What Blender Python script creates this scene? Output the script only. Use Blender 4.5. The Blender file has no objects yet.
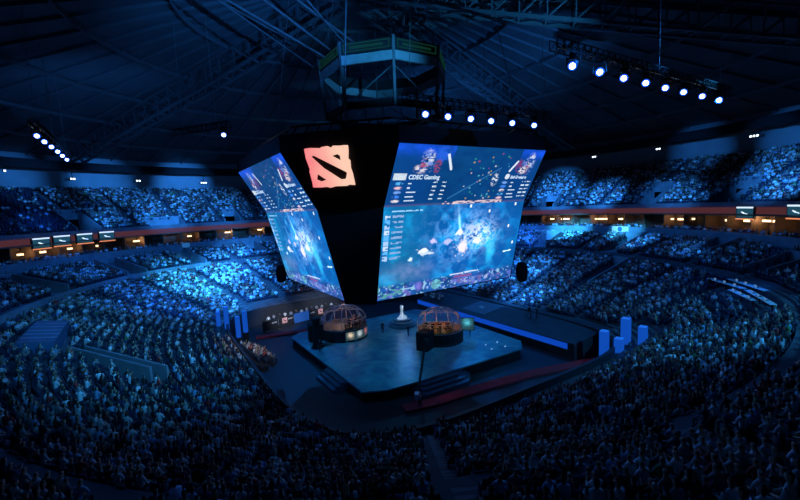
import bpy, bmesh, math, random
import numpy as np
from mathutils import Vector, Matrix

random.seed(7)
rng = np.random.default_rng(11)
S = bpy.context.scene
ORD = 'first second third fourth fifth sixth seventh eighth'.split()
C = S.collection
PI = math.pi
rad = math.radians

# ------------------------------------------------------------------ camera
CAM = np.array([-29.0, -47.7, 19.9])
_pi, _ro, _th, FPX = .106, .046, .561, 407.5
_ct, _st = math.cos(_th), math.sin(_th)
_R0 = np.array([_ct, -_st, 0.]); _F0 = np.array([_st, _ct, 0.]); _Z = np.array([0, 0, 1.])
FWD = _F0*math.cos(_pi) - _Z*math.sin(_pi)
_UP = _F0*math.sin(_pi) + _Z*math.cos(_pi)
RGT = _R0*math.cos(_ro) - _UP*math.sin(_ro)
UPV = _R0*math.sin(_ro) + _UP*math.cos(_ro)
cam = bpy.data.cameras.new('camera'); cam.sensor_width = 36; cam.lens = FPX/800*36
cam.clip_end = 600; cam.clip_start = .2
co = bpy.data.objects.new('camera', cam); C.objects.link(co)
co.matrix_world = Matrix(((RGT[0], UPV[0], -FWD[0], CAM[0]), (RGT[1], UPV[1], -FWD[1], CAM[1]),
                          (RGT[2], UPV[2], -FWD[2], CAM[2]), (0, 0, 0, 1)))
S.camera = co
# ------------------------------------------------------------------ world, exposure
w = bpy.data.worlds.new('world'); S.world = w; w.use_nodes = True
w.node_tree.nodes['Background'].inputs[0].default_value = (.0, .002, .006, 1)
w.node_tree.nodes['Background'].inputs[1].default_value = .3
S.view_settings.view_transform = 'Standard'; S.view_settings.look = 'None'
S.view_settings.exposure = 0.0; S.view_settings.gamma = 1.0
try: S.view_settings.use_curve_mapping = False
except Exception: pass

# ------------------------------------------------------------------ bowl shape (used by lights, stands and crowd)
IC = np.array([.5, 2.0]); OC = np.array([0., 8.0]); RA, RB, EX, R1 = 20.5, 25.5, 5., 57.5
TA = .62                      # cross aisle in the lower stand
def inner(az):
    c, s = math.cos(az), math.sin(az)
    return IC + (abs(c/RA)**EX + abs(s/RB)**EX)**(-1/EX)*np.array([c, s])
def outer(az, R=R1): return OC + R*np.array([math.cos(az), math.sin(az)])
def zlow(t): return 2.0 + 6.6*min(t, TA)/TA + (0 if t < TA else .5 + (t-TA)/(1-TA)*2.9)
def low(az, t):
    p = inner(az)*(1-t) + outer(az)*t
    return np.array([p[0], p[1], zlow(t)])
def up(az, t):
    p = outer(az, 63.5 + t*17)
    return np.array([p[0], p[1], 17.6 + t*9.6])
def on(kind, az, t): return (low if kind == 'low' else up)(rad(az), t)

# ------------------------------------------------------------------ lights: blue beams from the rig and added sources, added fill, lamps
BLUE = (.025, .24, .88); TEAL = (.03, .33, .82); DEEP = (.012, .14, .82)
GAIN = 1.0
def spot(src, dst, power, cone, color=BLUE, blend=1., r=.02):
    l = bpy.data.lights.new('spot', 'SPOT'); l.energy = power*GAIN; l.color = color
    l.spot_size = rad(cone); l.spot_blend = blend; l.shadow_soft_size = r
    o = bpy.data.objects.new('spot', l); C.objects.link(o); o.location = src
    d = Vector(dst) - Vector(src); o.rotation_euler = d.to_track_quat('-Z', 'Y').to_euler()
    return o
def point(p, power, color, r=0.):
    l = bpy.data.lights.new('point', 'POINT'); l.energy = power; l.color = color; l.shadow_soft_size = r
    o = bpy.data.objects.new('point', l); C.objects.link(o); o.location = p
TRC = [(x, -17.7, 28.75) for x in (-6.8, -4.2, -1.5, 1.3, 4.2, 7.6)]
TRR = [(x, -28., 30.6) for x in (-.5, 2.9, 6.5, 9.9, 13.5, 17.1, 21., 24.9)]
TRL = [(-38., y, 30.6) for y in (14.2, 18.4, 22.6, 27., 31.5, 36.2)]
RL, RR_ = (-20., 4., 29.), (20., -6., 29.)     # added unseen light sources beside the rim of the screen rig, without fixtures
BEAMS = [  # source, stand, azimuth, t, power, cone, colour
    (RL, 'low', 121, .48, 330000, 26, TEAL), (RL, 'low', 107, .58, 480000, 20, BLUE), (RL, 'low', 112, .28, 260000, 30, BLUE),
    (TRL[0], 'low', 150, .34, 9000, 50, BLUE), (TRR[0], 'low', 172, .34, 30000, 24, TEAL), (RL, 'low', 138, .36, 70000, 36, DEEP),
    (RL, 'low', 126, .10, 90000, 26, BLUE), (RL, 'low', 100, .82, 260000, 16, BLUE), (RL, 'low', 134, .84, 24000, 20, DEEP),
    (RR_, 'low', 20, .24, 330000, 26, BLUE), (RR_, 'low', -8, .12, 150000, 28, BLUE), (RR_, 'low', 4, .36, 130000, 28, BLUE),
    (TRR[6], 'low', -20, .20, 26000, 26, BLUE), (RR_, 'low', 14, .85, 220000, 18, DEEP),
    (RR_, 'low', -16, .84, 150000, 13, BLUE), (TRR[4], 'low', -29, .80, 60000, 10, BLUE),
    (TRR[2], 'low', -76, .42, 3000, 50, TEAL), (TRR[1], 'low', -62, .30, 2500, 40, BLUE), (TRR[4], 'low', -40, .45, 4000, 36, DEEP),
    (TRL[5], 'up', 133, .25, 22000, 20, DEEP), (TRL[5], 'up', 122, .22, 50000, 18, BLUE), (RL, 'up', 110, .32, 480000, 14, BLUE),
    (RL, 'up', 98, .28, 330000, 14, BLUE),
    (RR_, 'up', 13, .38, 430000, 17, BLUE), (RR_, 'up', 2, .25, 400000, 13, BLUE),
    (TRR[7], 'up', -12, .18, 150000, 16, BLUE), (TRR[7], 'up', -27, .38, 170000, 22, BLUE),
    ((-24., -52., 36.), 'low', 164, .26, 80000, 30, TEAL), ((-24., -52., 36.), 'low', -178, .32, 20000, 28, TEAL), ((14., -62., 36.), 'low', -66, .40, 62000, 44, TEAL), (TRL[2], 'low', 165, .75, 9000, 44, DEEP),
]
for s_, k_, a_, t_, p_, c_, col_ in BEAMS:
    spot(Vector(s_) + Vector((0, 0, -2.4)), on(k_, a_, t_), p_, c_, col_)
# ledge in front of the suites, back wall above the upper stand, ceiling, stage
spot((18, -4, 28), outer(rad(5), 57.4).tolist() + [12.4], 600000, 16, TEAL)
spot((18, -8, 28), outer(rad(-9), 57.4).tolist() + [12.4], 300000, 12, TEAL)
for az_, p_ in ((129, 150000), (116, 250000), (102, 350000)):
    spot((-10, 18, 29), outer(rad(az_), 84).tolist() + [28.8], p_, 15, BLUE)
for az_, p_ in ((-8, 80000), (-20, 80000), (-30, 50000)):
    spot((20, -16, 29), outer(rad(az_), 84).tolist() + [29.5], p_, 14, BLUE)
spot((24, -30, 28), (34, 18, 46), 46000, 50, BLUE)          # wash on the roof beyond the middle
spot((14, -34, 28), (4, -10, 50), 46000, 36, BLUE)
spot((-34, 20, 28), (-34, 60, 42), 9000, 90, BLUE)
spot((24, -34, 28), (15, -9, 45), 55000, 30, TEAL)
spot((20, 10, 29), (30, 24, 44), 9000, 70, BLUE)
spot((-9, -32, 30), (-4, -6, 36.8), 30000, 24, TEAL)           # scoreboard front
for p_ in ((-8, -8), (-9, 3), (6, 8), (8, -8)):
    spot((p_[0]*1.35, p_[1]*1.35, 10.2), (p_[0]*.6, p_[1]*.6, 1.2), 1500, 120, (.012, .31, .82))
for x_, y_, p_ in ((-30, 0, .5), (0, -30, .35), (30, 0, 1.), (0, 45, 1.6), (-28, 42, 1.), (40, 30, 1.3)):
    spot((x_, y_, 31), (x_, y_, 0), 9000*p_, 165, (.008, .17, .8), .3)        # added low blue ambient fill under the roof, no lamps hang there

# ------------------------------------------------------------------ materials
def mat(name, col, rough=.7, metal=0., emit=None, es=1., var=0., scale=3.):
    m = bpy.data.materials.new(name); m.use_nodes = True
    nt = m.node_tree; b = nt.nodes['Principled BSDF']
    b.inputs['Base Color'].default_value = (*col, 1); b.inputs['Roughness'].default_value = rough
    b.inputs['Metallic'].default_value = metal
    if emit:
        b.inputs['Emission Color'].default_value = (*emit, 1); b.inputs['Emission Strength'].default_value = es
    if var:
        tc = nt.nodes.new('ShaderNodeTexCoord'); n = nt.nodes.new('ShaderNodeTexNoise')
        n.inputs['Scale'].default_value = scale; n.inputs['Detail'].default_value = 4
        r = nt.nodes.new('ShaderNodeValToRGB')
        r.color_ramp.elements[0].position = .3; r.color_ramp.elements[1].position = .7
        r.color_ramp.elements[0].color = (*[c*(1-var) for c in col], 1)
        r.color_ramp.elements[1].color = (*[min(1, c*(1+var)) for c in col], 1)
        nt.links.new(tc.outputs['Object'], n.inputs['Vector']); nt.links.new(n.outputs['Fac'], r.inputs['Fac'])
        nt.links.new(r.outputs['Color'], b.inputs['Base Color'])
    return m
def attr_mat(name, attr, emission=0., rough=.75):
    m = bpy.data.materials.new(name); m.use_nodes = True; nt = m.node_tree; b = nt.nodes['Principled BSDF']
    a = nt.nodes.new('ShaderNodeAttribute'); a.attribute_name = attr
    if emission:
        b.inputs['Base Color'].default_value = (.01, .01, .012, 1)
        nt.links.new(a.outputs['Color'], b.inputs['Emission Color']); b.inputs['Emission Strength'].default_value = emission
        b.inputs['Roughness'].default_value = .4
    else:
        nt.links.new(a.outputs['Color'], b.inputs['Base Color']); b.inputs['Roughness'].default_value = rough
    return m
def objcol_mat(name):
    m = bpy.data.materials.new(name); m.use_nodes = True; nt = m.node_tree; b = nt.nodes['Principled BSDF']
    a = nt.nodes.new('ShaderNodeObjectInfo'); nt.links.new(a.outputs['Color'], b.inputs['Base Color']); b.inputs['Roughness'].default_value = .8
    return m
M = dict(
    concrete=mat('concrete', (.14, .15, .16), .85, var=.25, scale=.6),
    tread=mat('tread', (.075, .08, .09), .9, var=.25, scale=.5),
    wallpaint=mat('wall_paint', (.30, .33, .36), .8, var=.12, scale=.3),
    black=mat('black_cloth', (.006, .006, .008), .9),
    blackmetal=mat('black_metal', (.015, .016, .018), .45, .6),
    steel=mat('steel', (.35, .37, .4), .4, .8),
    roofsteel=mat('roof_steel', (.16, .18, .2), .6, .2),
    roof=mat('roof_panel', (.10, .115, .13), .8, var=.3, scale=.12),
    floor=mat('arena_floor', (.012, .013, .016), .55, var=.3, scale=.4),
    seat=mat('seat_plastic', (.02, .035, .07), .5),
    parapet=mat('parapet', (.22, .24, .27), .7, var=.2, scale=.7),
    skin=mat('skin', (.42, .25, .17), .6), hair=mat('hair', (.02, .014, .01), .6),
    trousers=mat('trousers', (.02, .025, .04), .8), shoe=mat('shoe', (.015, .015, .015), .6), shirt=objcol_mat('shirt'),
    lens=mat('lamp_lens', (.8, .9, 1), .3, emit=(.75, .9, 1), es=7.),
    flood=mat('flood_lens', (.8, .9, 1), .3, emit=(.8, .92, 1), es=3.),
    rim=mat('lens_glare', (.02, .05, .2), .3, emit=(.01, .11, .9), es=1.0),  # blue glow standing in for the glare halo round a lit lens
    column=mat('column_led', (.004, .006, .02), .9, emit=(.004, .066, .44), es=1.),
    strip=mat('strip_led', (.004, .006, .02), .9, emit=(.003, .055, .46), es=1.),
    ribbon=mat('ribbon_led', (.05, .02, .02), .5, emit=(.07, .018, .013), es=1.),
    warm=mat('warm_bulb', (1, .8, .5), .4, emit=(1, .72, .4), es=2.2),
    brown=mat('suite_wall', (.15, .095, .06), .8, var=.2, scale=.6),
    white=mat('white_cloth', (.75, .75, .78), .8), glass=None,
    redcarpet=mat('red_carpet', (.35, .02, .03), .9, var=.2, scale=1.2),
    tarp=mat('tarpaulin', (.045, .10, .19), .55, var=.25, scale=.5),
    wood=mat('desk_black', (.03, .03, .034), .5),
)
g = bpy.data.materials.new('clear_glass'); g.use_nodes = True; b_ = g.node_tree.nodes['Principled BSDF']
b_.inputs['Transmission Weight'].default_value = 1.; b_.inputs['Roughness'].default_value = .03; b_.inputs['IOR'].default_value = 1.05
b_.inputs['Base Color'].default_value = (.85, .93, 1, 1); b_.inputs['Coat Weight'].default_value = .15
M['glass'] = g
# stage top: printed ice-blue texture
m = mat('stage_print', (.05, .2, .25), .35); nt = m.node_tree; b_ = nt.nodes['Principled BSDF']
tc = nt.nodes.new('ShaderNodeTexCoord'); n1 = nt.nodes.new('ShaderNodeTexNoise'); n1.inputs['Scale'].default_value = .45; n1.inputs['Detail'].default_value = 8
n1.inputs['Distortion'].default_value = 1.2
r = nt.nodes.new('ShaderNodeValToRGB'); r.color_ramp.elements[0].position = .35; r.color_ramp.elements[1].position = .72
r.color_ramp.elements[0].color = (.025, .16, .24, 1); r.color_ramp.elements[1].color = (.16, .42, .42, 1)
nt.links.new(tc.outputs['Object'], n1.inputs['Vector']); nt.links.new(n1.outputs['Fac'], r.inputs['Fac']); nt.links.new(r.outputs['Color'], b_.inputs['Base Color'])
M['stage'] = m

# ------------------------------------------------------------------ mesh helpers
class MB:
    def __init__(s): s.v = []; s.f = []; s.m = []
    def add(s, vs, fs, mi=0):
        o = len(s.v); s.v += [tuple(map(float, q)) for q in vs]; s.f += [tuple(i+o for i in q) for q in fs]; s.m += [mi]*len(fs); return s
    def hexa(s, p, mi=0):      # p: four bottom corners then four top corners
        return s.add(p, [(3, 2, 1, 0), (4, 5, 6, 7), (0, 1, 5, 4), (1, 2, 6, 5), (2, 3, 7, 6), (3, 0, 4, 7)], mi)
    def box(s, c, d, rz=0., mi=0):
        x, y, z = d[0]/2, d[1]/2, d[2]/2; cc, ss = math.cos(rz), math.sin(rz)
        q = [(-x, -y), (x, -y), (x, y), (-x, y)]
        q = [(c[0]+a*cc-b*ss, c[1]+a*ss+b*cc) for a, b in q]
        return s.hexa([(a, b, c[2]-z) for a, b in q] + [(a, b, c[2]+z) for a, b in q], mi)
    def bar(s, a, b, wd, h=None, n=4, mi=0):
        a = Vector(a); b = Vector(b); h = h or wd; d = (b-a)
        if d.length < 1e-6: return s
        d.normalize(); u = d.cross(Vector((0, 0, 1)))
        if u.length < 1e-4: u = Vector((1, 0, 0))
        u.normalize(); v = u.cross(d)
        ring = [(u*math.cos(2*PI*(k+.5)/n)*wd*.5*(1.414 if n == 4 else 1) + v*math.sin(2*PI*(k+.5)/n)*h*.5*(1.414 if n == 4 else 1)) for k in range(n)]
        vs = [a+q for q in ring] + [b+q for q in ring]
        fs = [(k, (k+1) % n, n+(k+1) % n, n+k) for k in range(n)] + [tuple(range(n-1, -1, -1)), tuple(range(n, 2*n))]
        return s.add(vs, fs, mi)
    def lathe(s, prof, n=16, c=(0, 0, 0), mi=0, a0=0.):
        vs = []; fs = []
        for rr, z in prof:
            for k in range(n):
                a = a0 + 2*PI*k/n; vs.append((c[0]+rr*math.cos(a), c[1]+rr*math.sin(a), c[2]+z))
        for i in range(len(prof)-1):
            for k in range(n):
                fs.append((i*n+k, i*n+(k+1) % n, (i+1)*n+(k+1) % n, (i+1)*n+k))
        fs.append(tuple(range(n-1, -1, -1))); fs.append(tuple((len(prof)-1)*n+k for k in range(n)))
        return s.add(vs, fs, mi)
    def prism(s, poly, z0, z1, mi=0):
        n = len(poly)
        return s.add([(x, y, z0) for x, y in poly]+[(x, y, z1) for x, y in poly],
                     [tuple(range(n-1, -1, -1)), tuple(range(n, 2*n))]+[(k, (k+1) % n, n+(k+1) % n, n+k) for k in range(n)], mi)
    def mesh(s, name, mats):
        me = bpy.data.meshes.new(name); me.from_pydata(s.v, [], s.f)
        for q in (mats if isinstance(mats, (list, tuple)) else [mats]): me.materials.append(q)
        if any(s.m): me.polygons.foreach_set('material_index', s.m)
        me.update(); return me
    def build(s, name, mats, parent=None, loc=None, rz=None, smooth=False):
        me = s.mesh(name, mats)
        if smooth: me.polygons.foreach_set('use_smooth', [True]*len(me.polygons))
        o = bpy.data.objects.new(name, me); C.objects.link(o)
        if parent: o.parent = parent
        if loc is not None: o.location = loc
        if rz is not None: o.rotation_euler = (0, 0, rz)
        return o
def tag(o, label, cat, group=None, kind=None):
    o['label'] = label; o['category'] = cat
    if group: o['group'] = group
    if kind: o['kind'] = kind
    return o
def thing(name, label, cat, loc=(0, 0, 0), rz=0., group=None):
    o = bpy.data.objects.new(name, None); C.objects.link(o); o.location = loc; o.rotation_euler = (0, 0, rz); o.empty_display_size = .3
    return tag(o, label, cat, group)
def struct(name, mb, m, label=None):
    o = mb.build(name, m); o['kind'] = 'structure'
    if label: o['label'] = label
    return o
def copy_tree(o, parent=None):
    c = o.copy(); C.objects.link(c); c.parent = parent
    for ch in o.children: copy_tree(ch, c)
    return c
def lin(c): return tuple(((x/255+.055)/1.055)**2.4 if x > 10 else x/255/12.92 for x in c)

# ------------------------------------------------------------------ setting: floor, stands, suites, walls, roof
struct('floor', MB().prism([tuple(inner(rad(a))*1.12) for a in range(0, 360, 4)], -.3, 0), M['floor'], 'dark arena floor around the stage')

VOML = [(130, .66, .93, 1.7), (114, .68, .95, 1.6), (96, .74, .97, 1.6), (8, .66, .92, 1.7), (-19, .32, .60, 1.5), (-12, .68, .95, 1.9), (-31, .8, .97, 1.6), (-47, .70, .9, 1.6), (150, .68, .92, 1.6)]
VOMU = [(127, 0, .40, 2.2), (112, 0, .15, 4.2), (97, 0, .30, 2.0), (-8, 0, .42, 2.1), (-22, 0, .40, 2.2), (14, 0, .30, 2.0)]
AISLES = [8, -4, -20, -33, -46, -60, -75, -90, 20, 34, 48, 62, 76, 90, 105, 119, 133, 147, 161, 175, -171, -157, -143, -129, -115, -102]
NRL, NRU = 36, 20
def dang(a, b): return abs((a-b+180) % 360 - 180)
def in_vom(az, t, R, vl, pad=0.):
    for a, t0, t1, hw in vl:
        if t0 - pad*.02 <= t <= t1 + pad*.02 and dang(az, a)*PI/180*R <= hw + pad: return True
    return False
def terrace(name, f, NR, az0, az1, vl, label):
    mb = MB(); step = 1.0; n = int((az1-az0)/step)
    for i in range(NR):
        t0, t1 = i/NR, (i+1)/NR; z = f(0, (i+.5)/NR)[2]; zn = f(0, (i+1.5)/NR)[2] if i < NR-1 else z
        for k in range(n):
            a0, a1 = az0+k*step, az0+(k+1)*step; am = (a0+a1)/2
            pm = f(rad(am), (t0+t1)/2); R = math.hypot(pm[0]-OC[0], pm[1]-OC[1])
            if in_vom(am, (t0+t1)/2, R, vl): continue
            p = [f(rad(a0), t0), f(rad(a1), t0), f(rad(a1), t1), f(rad(a0), t1)]
            mb.add([(q[0], q[1], z) for q in p], [(0, 1, 2, 3)])
            mb.add([(p[3][0], p[3][1], z), (p[2][0], p[2][1], z), (p[2][0], p[2][1], zn), (p[3][0], p[3][1], zn)], [(0, 1, 2, 3)])
    return struct(name, mb, M['tread'], label)
terrace('lower_stand_floor', low, NRL, -180, 180, VOML, 'stepped concrete terraces of the lower stand')
terrace('upper_stand_floor', up, NRU, -62, 176, VOMU, 'stepped concrete terraces of the upper stand')
# front wall of the lower stand
mb = MB()
for k in range(0, 360, 2):
    a, b = inner(rad(k)), inner(rad(k+2)); mb.hexa([(*a, 0), (*b, 0), (*(b*.985), 0), (*(a*.985), 0), (*a, 2.9), (*b, 2.9), (*(b*.985), 2.9), (*(a*.985), 2.9)])
struct('wall_stand_front', mb, mat('front_boards', (.02, .022, .03), .6), 'dark boards along the front of the lower stand')
def ring(name, R0, R1_, z0, z1, m, az0=-75, az1=178, step=2, label=None):
    mb = MB(); k = az0
    while k < az1:
        a, b, c, d = outer(rad(k), R0), outer(rad(k+step), R0), outer(rad(k+step), R1_), outer(rad(k), R1_)
        mb.hexa([(*a, z0), (*b, z0), (*c, z0), (*d, z0), (*a, z1), (*b, z1), (*c, z1), (*d, z1)]); k += step
    return struct(name, mb, m, label)
# parapet of the cross aisle
mb = MB()
for k in range(-180, 180, 2):
    if in_vom(k+1, TA+.03, 45, VOML) or not (112 <= k <= 180): continue
    a, b = low(rad(k), TA+.005), low(rad(k+2), TA+.005); a2, b2 = low(rad(k), TA+.012), low(rad(k+2), TA+.012)
    mb.hexa([(a[0], a[1], 8.3), (b[0], b[1], 8.3), (b2[0], b2[1], 8.3), (a2[0], a2[1], 8.3), (a[0], a[1], 9.9), (b[0], b[1], 9.9), (b2[0], b2[1], 9.9), (a2[0], a2[1], 9.9)])
struct('wall_cross_aisle', mb, M['parapet'], 'parapet wall along the cross aisle of the lower stand')
ring('wall_suite_parapet', 57.5, 57.75, 11.2, 13.5, M['parapet'], label='pale parapet wall under the row of suites')
ring('floor_suites', 57.75, 64.6, 12.6, 12.8, M['tread'])
ring('wall_suite_back', 64.3, 64.6, 12.8, 17.2, M['brown'], label='brown back wall of the suites')
ring('ceiling_suites', 60.2, 64.6, 15.95, 16.15, M['brown'])
ring('trim_fascia', 61.5, 61.8, 16.1, 17.25, M['ribbon'], label='dim red ribbon board above the suites')
ring('wall_upper_parapet', 62.2, 62.5, 16.15, 18.1, M['concrete'])
mb = MB()
for k in range(-74, 178, 4):
    if any(dang(k, a) < 1 for a in ()): continue
    a, b = outer(rad(k), 61.2), outer(rad(k), 64.3); mb.bar((*a, 14.4), (*b, 14.4), .15, 3.1)
struct('wall_suite_partition', mb, M['brown'], 'partition walls between the suites')
# vomitory walls
def vom_walls(name, f, vl):
    mb = MB()
    for az, t0, t1, hw in vl:
        c0, c1 = f(rad(az), t0), f(rad(az), t1); rd = (c1-c0)[:2]; rd /= np.linalg.norm(rd); tg = np.array([-rd[1], rd[0]])
        zb = c0[2]-.6
        for sg in (-1, 1):
            a = c0[:2]+tg*sg*hw; b = c1[:2]+tg*sg*hw; a2 = c0[:2]+tg*sg*(hw+.22); b2 = c1[:2]+tg*sg*(hw+.22)
            mb.hexa([(*a, zb), (*b, zb), (*b2, zb), (*a2, zb), (*a, c0[2]+1.0), (*b, c1[2]+1.0), (*b2, c1[2]+1.0), (*a2, c0[2]+1.0)])
        a = c1[:2]-tg*(hw+.2); b = c1[:2]+tg*(hw+.2); a2 = a+rd*.22; b2 = b+rd*.22
        mb.hexa([(*a, c1[2]-1.1), (*b, c1[2]-1.1), (*b2, c1[2]-1.1), (*a2, c1[2]-1.1), (*a, c1[2]+1.1), (*b, c1[2]+1.1), (*b2, c1[2]+1.1), (*a2, c1[2]+1.1)])
        a = c0[:2]-tg*hw; b = c0[:2]+tg*hw; a2 = c1[:2]+rd*3-tg*hw; b2 = c1[:2]+rd*3+tg*hw; zf = c0[2]-.1
        mb.hexa([(*a, zf-.2), (*b, zf-.2), (*b2, zf-.2), (*a2, zf-.2), (*a, zf), (*b, zf), (*b2, zf), (*a2, zf)])
    struct(name, mb, M['parapet'], 'sloping side walls of the entrance tunnels cut into the stand')
vom_walls('wall_lower_vomitory', low, VOML); vom_walls('wall_upper_vomitory', up, VOMU)
# long double rail in the near left stand
RA0, RB0 = np.array([-36.6, 4.6]), np.array([-29.6, -6.4]); _d = (RB0-RA0)/np.linalg.norm(RB0-RA0); _n = np.array([-_d[1], _d[0]])
mb = MB()
for off, zt in ((0, 7.35), (1.5, 6.9)):
    a, b = RA0+_n*off, RB0+_n*off
    mb.hexa([(*a, 4.2), (*b, 3.6), (*(b+_n*.2), 3.6), (*(a+_n*.2), 4.2), (*a, zt), (*b, zt-.5), (*(b+_n*.2), zt-.5), (*(a+_n*.2), zt)])
struct('wall_near_left_vomitory', mb, M['parapet'], 'long double parapet wall inside the near left stand')
# aisle steps
mb = MB()
for az in AISLES:
    for i in range(NRL-1):
        t = (i+.5)/NRL
        p = low(rad(az), t); R = math.hypot(p[0]-OC[0], p[1]-OC[1])
        if in_vom(az, t, R, VOML, .8) or abs(t-TA) < .03: continue
        q = low(rad(az), t+.3/NRL); a = math.atan2(q[1]-p[1], q[0]-p[0]); dz = (zlow((i+1.5)/NRL)-zlow(t))/2
        mb.box((q[0], q[1], zlow(t)+dz/2), (.34, 1.15, dz), a)
struct('floor_aisle_steps', mb, M['concrete'], 'concrete aisle steps running up the lower stand')
ring('wall_back', 84, 84.4, 24, 37.5, M['wallpaint'], -75, 178, label='pale wall behind the upper stand, washed blue')
ring('floor_upper_walkway', 80.4, 84.2, 26.4, 26.7, M['tread'], -75, 178)
ring('trim_eave', 75.5, 78.5, 31.6, 33.4, M['black'], -75, 178, label='dark eave beam hanging under the edge of the roof')
# roof: shallow cone of panels with seams, rings and four deep beams
APX = np.array([0., 8., 54.])
def roofz(R): return 54 - 19.5*(R/90)**.92
mb = MB(); RR = [0.5, 12, 24, 36, 48, 60, 72, 90]
for i in range(len(RR)-1):
    for k in range(0, 360, 6):
        p = [(*outer(rad(a), R), roofz(R)) for R, a in ((RR[i], k), (RR[i], k+6), (RR[i+1], k+6), (RR[i+1], k))]
        mb.add(p, [(0, 1, 2, 3)])
struct('ceiling', mb, M['roof'], 'dark roof panels rising to the middle of the arena')
mb = MB()
for k in range(0, 360, 6):
    for i in range(1, len(RR)-1):
        a, b = (*outer(rad(k), RR[i]), roofz(RR[i])-.25), (*outer(rad(k), RR[i+1]), roofz(RR[i+1])-.25); mb.bar(a, b, .22, .4)
for R in RR[1:-1]:
    for k in range(0, 360, 6): mb.bar((*outer(rad(k), R), roofz(R)-.5), (*outer(rad(k+6), R), roofz(R)-.5), .25, .6)
struct('ceiling_purlin', mb, M['roofsteel'], 'steel purlins under the roof panels')
for az in (122, 12, -44, 205):
    mb = MB(); prev = None; tg = np.array([-math.sin(rad(az)), math.cos(rad(az))])
    for j, R in enumerate(np.linspace(2, 79, 23)):
        c = outer(rad(az), R); zt = roofz(R)-.7; zb = zt - 3.4
        cur = [(*(c+tg*1.5), zt), (*(c-tg*1.5), zt), (*(c+tg*1.1), zb), (*(c-tg*1.1), zb)]
        mb.bar(cur[0], cur[2], .18); mb.bar(cur[1], cur[3], .18); mb.bar(cur[2], cur[3], .18)
        if prev:
            for q in range(4): mb.bar(prev[q], cur[q], .42 if q > 1 else .3)
            mb.bar(prev[2], cur[0], .18); mb.bar(prev[3], cur[1], .18); mb.bar(prev[2], cur[3], .16)
        prev = cur
    struct('roof_beam', mb, M['roofsteel'], 'deep steel roof beam running from the eave to the middle')

# ------------------------------------------------------------------ the hanging screens
A1, A2, A3, W = 17.57, 14.37, 12.0, 9.66
Z1, Z2, Z3, ZT = 25.35, 19.9, 10.47, 26.9
RIG = thing('hanging_video_rig', 'huge black four-sided rig of angled video screens hanging over the stage', 'video screen', (0, 0, 0))
def octo(a, z, sh=0.):   # corners of the truncated square at one level
    a -= sh; ww = W
    return [(-ww, -a, z), (ww, -a, z), (a, -ww, z), (a, ww, z), (ww, a, z), (-ww, a, z), (-a, ww, z), (-a, -ww, z)]
mb = MB(); L = [octo(A1, ZT), octo(A1, Z1, .12), octo(A2, Z2, .12), octo(A3, Z3-.15, .12)]
mb.v = [p for q in L for p in q]
for i in range(3):
    for k in range(8): mb.f.append((i*8+k, i*8+(k+1) % 8, (i+1)*8+(k+1) % 8, (i+1)*8+k)); mb.m.append(0)
mb.f += [tuple(range(8)), tuple(range(31, 23, -1))]; mb.m += [0, 0]
mb.build('housing', M['black'], RIG)
mb = MB()
for z in (ZT+.1, ZT+.8):
    q = octo(A1-1.2, z)
    for k in range(8): mb.bar(q[k], q[(k+1) % 8], .16)
for k in range(8):
    a, b = octo(A1-1.2, ZT+.1), octo(A1-1.2, ZT+.8)
    for s_ in np.linspace(0, 1, 9)[:-1]:
        p = Vector(a[k]).lerp(Vector(a[(k+1) % 8]), s_); q = Vector(b[k]).lerp(Vector(b[(k+1) % 8]), min(1, s_+.06)); mb.bar(p, q, .1)
mb.build('top_truss', M['blackmetal'], RIG)
for sx, sy in ((-1, -1), (1, -1), (1, 1), (-1, 1)):
    MB().bar((sx*12, sy*12, ZT+1.2), (sx*9, sy*9, roofz(12)-1), .09, n=6).build('hoist_cable', M['steel'], RIG)

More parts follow.
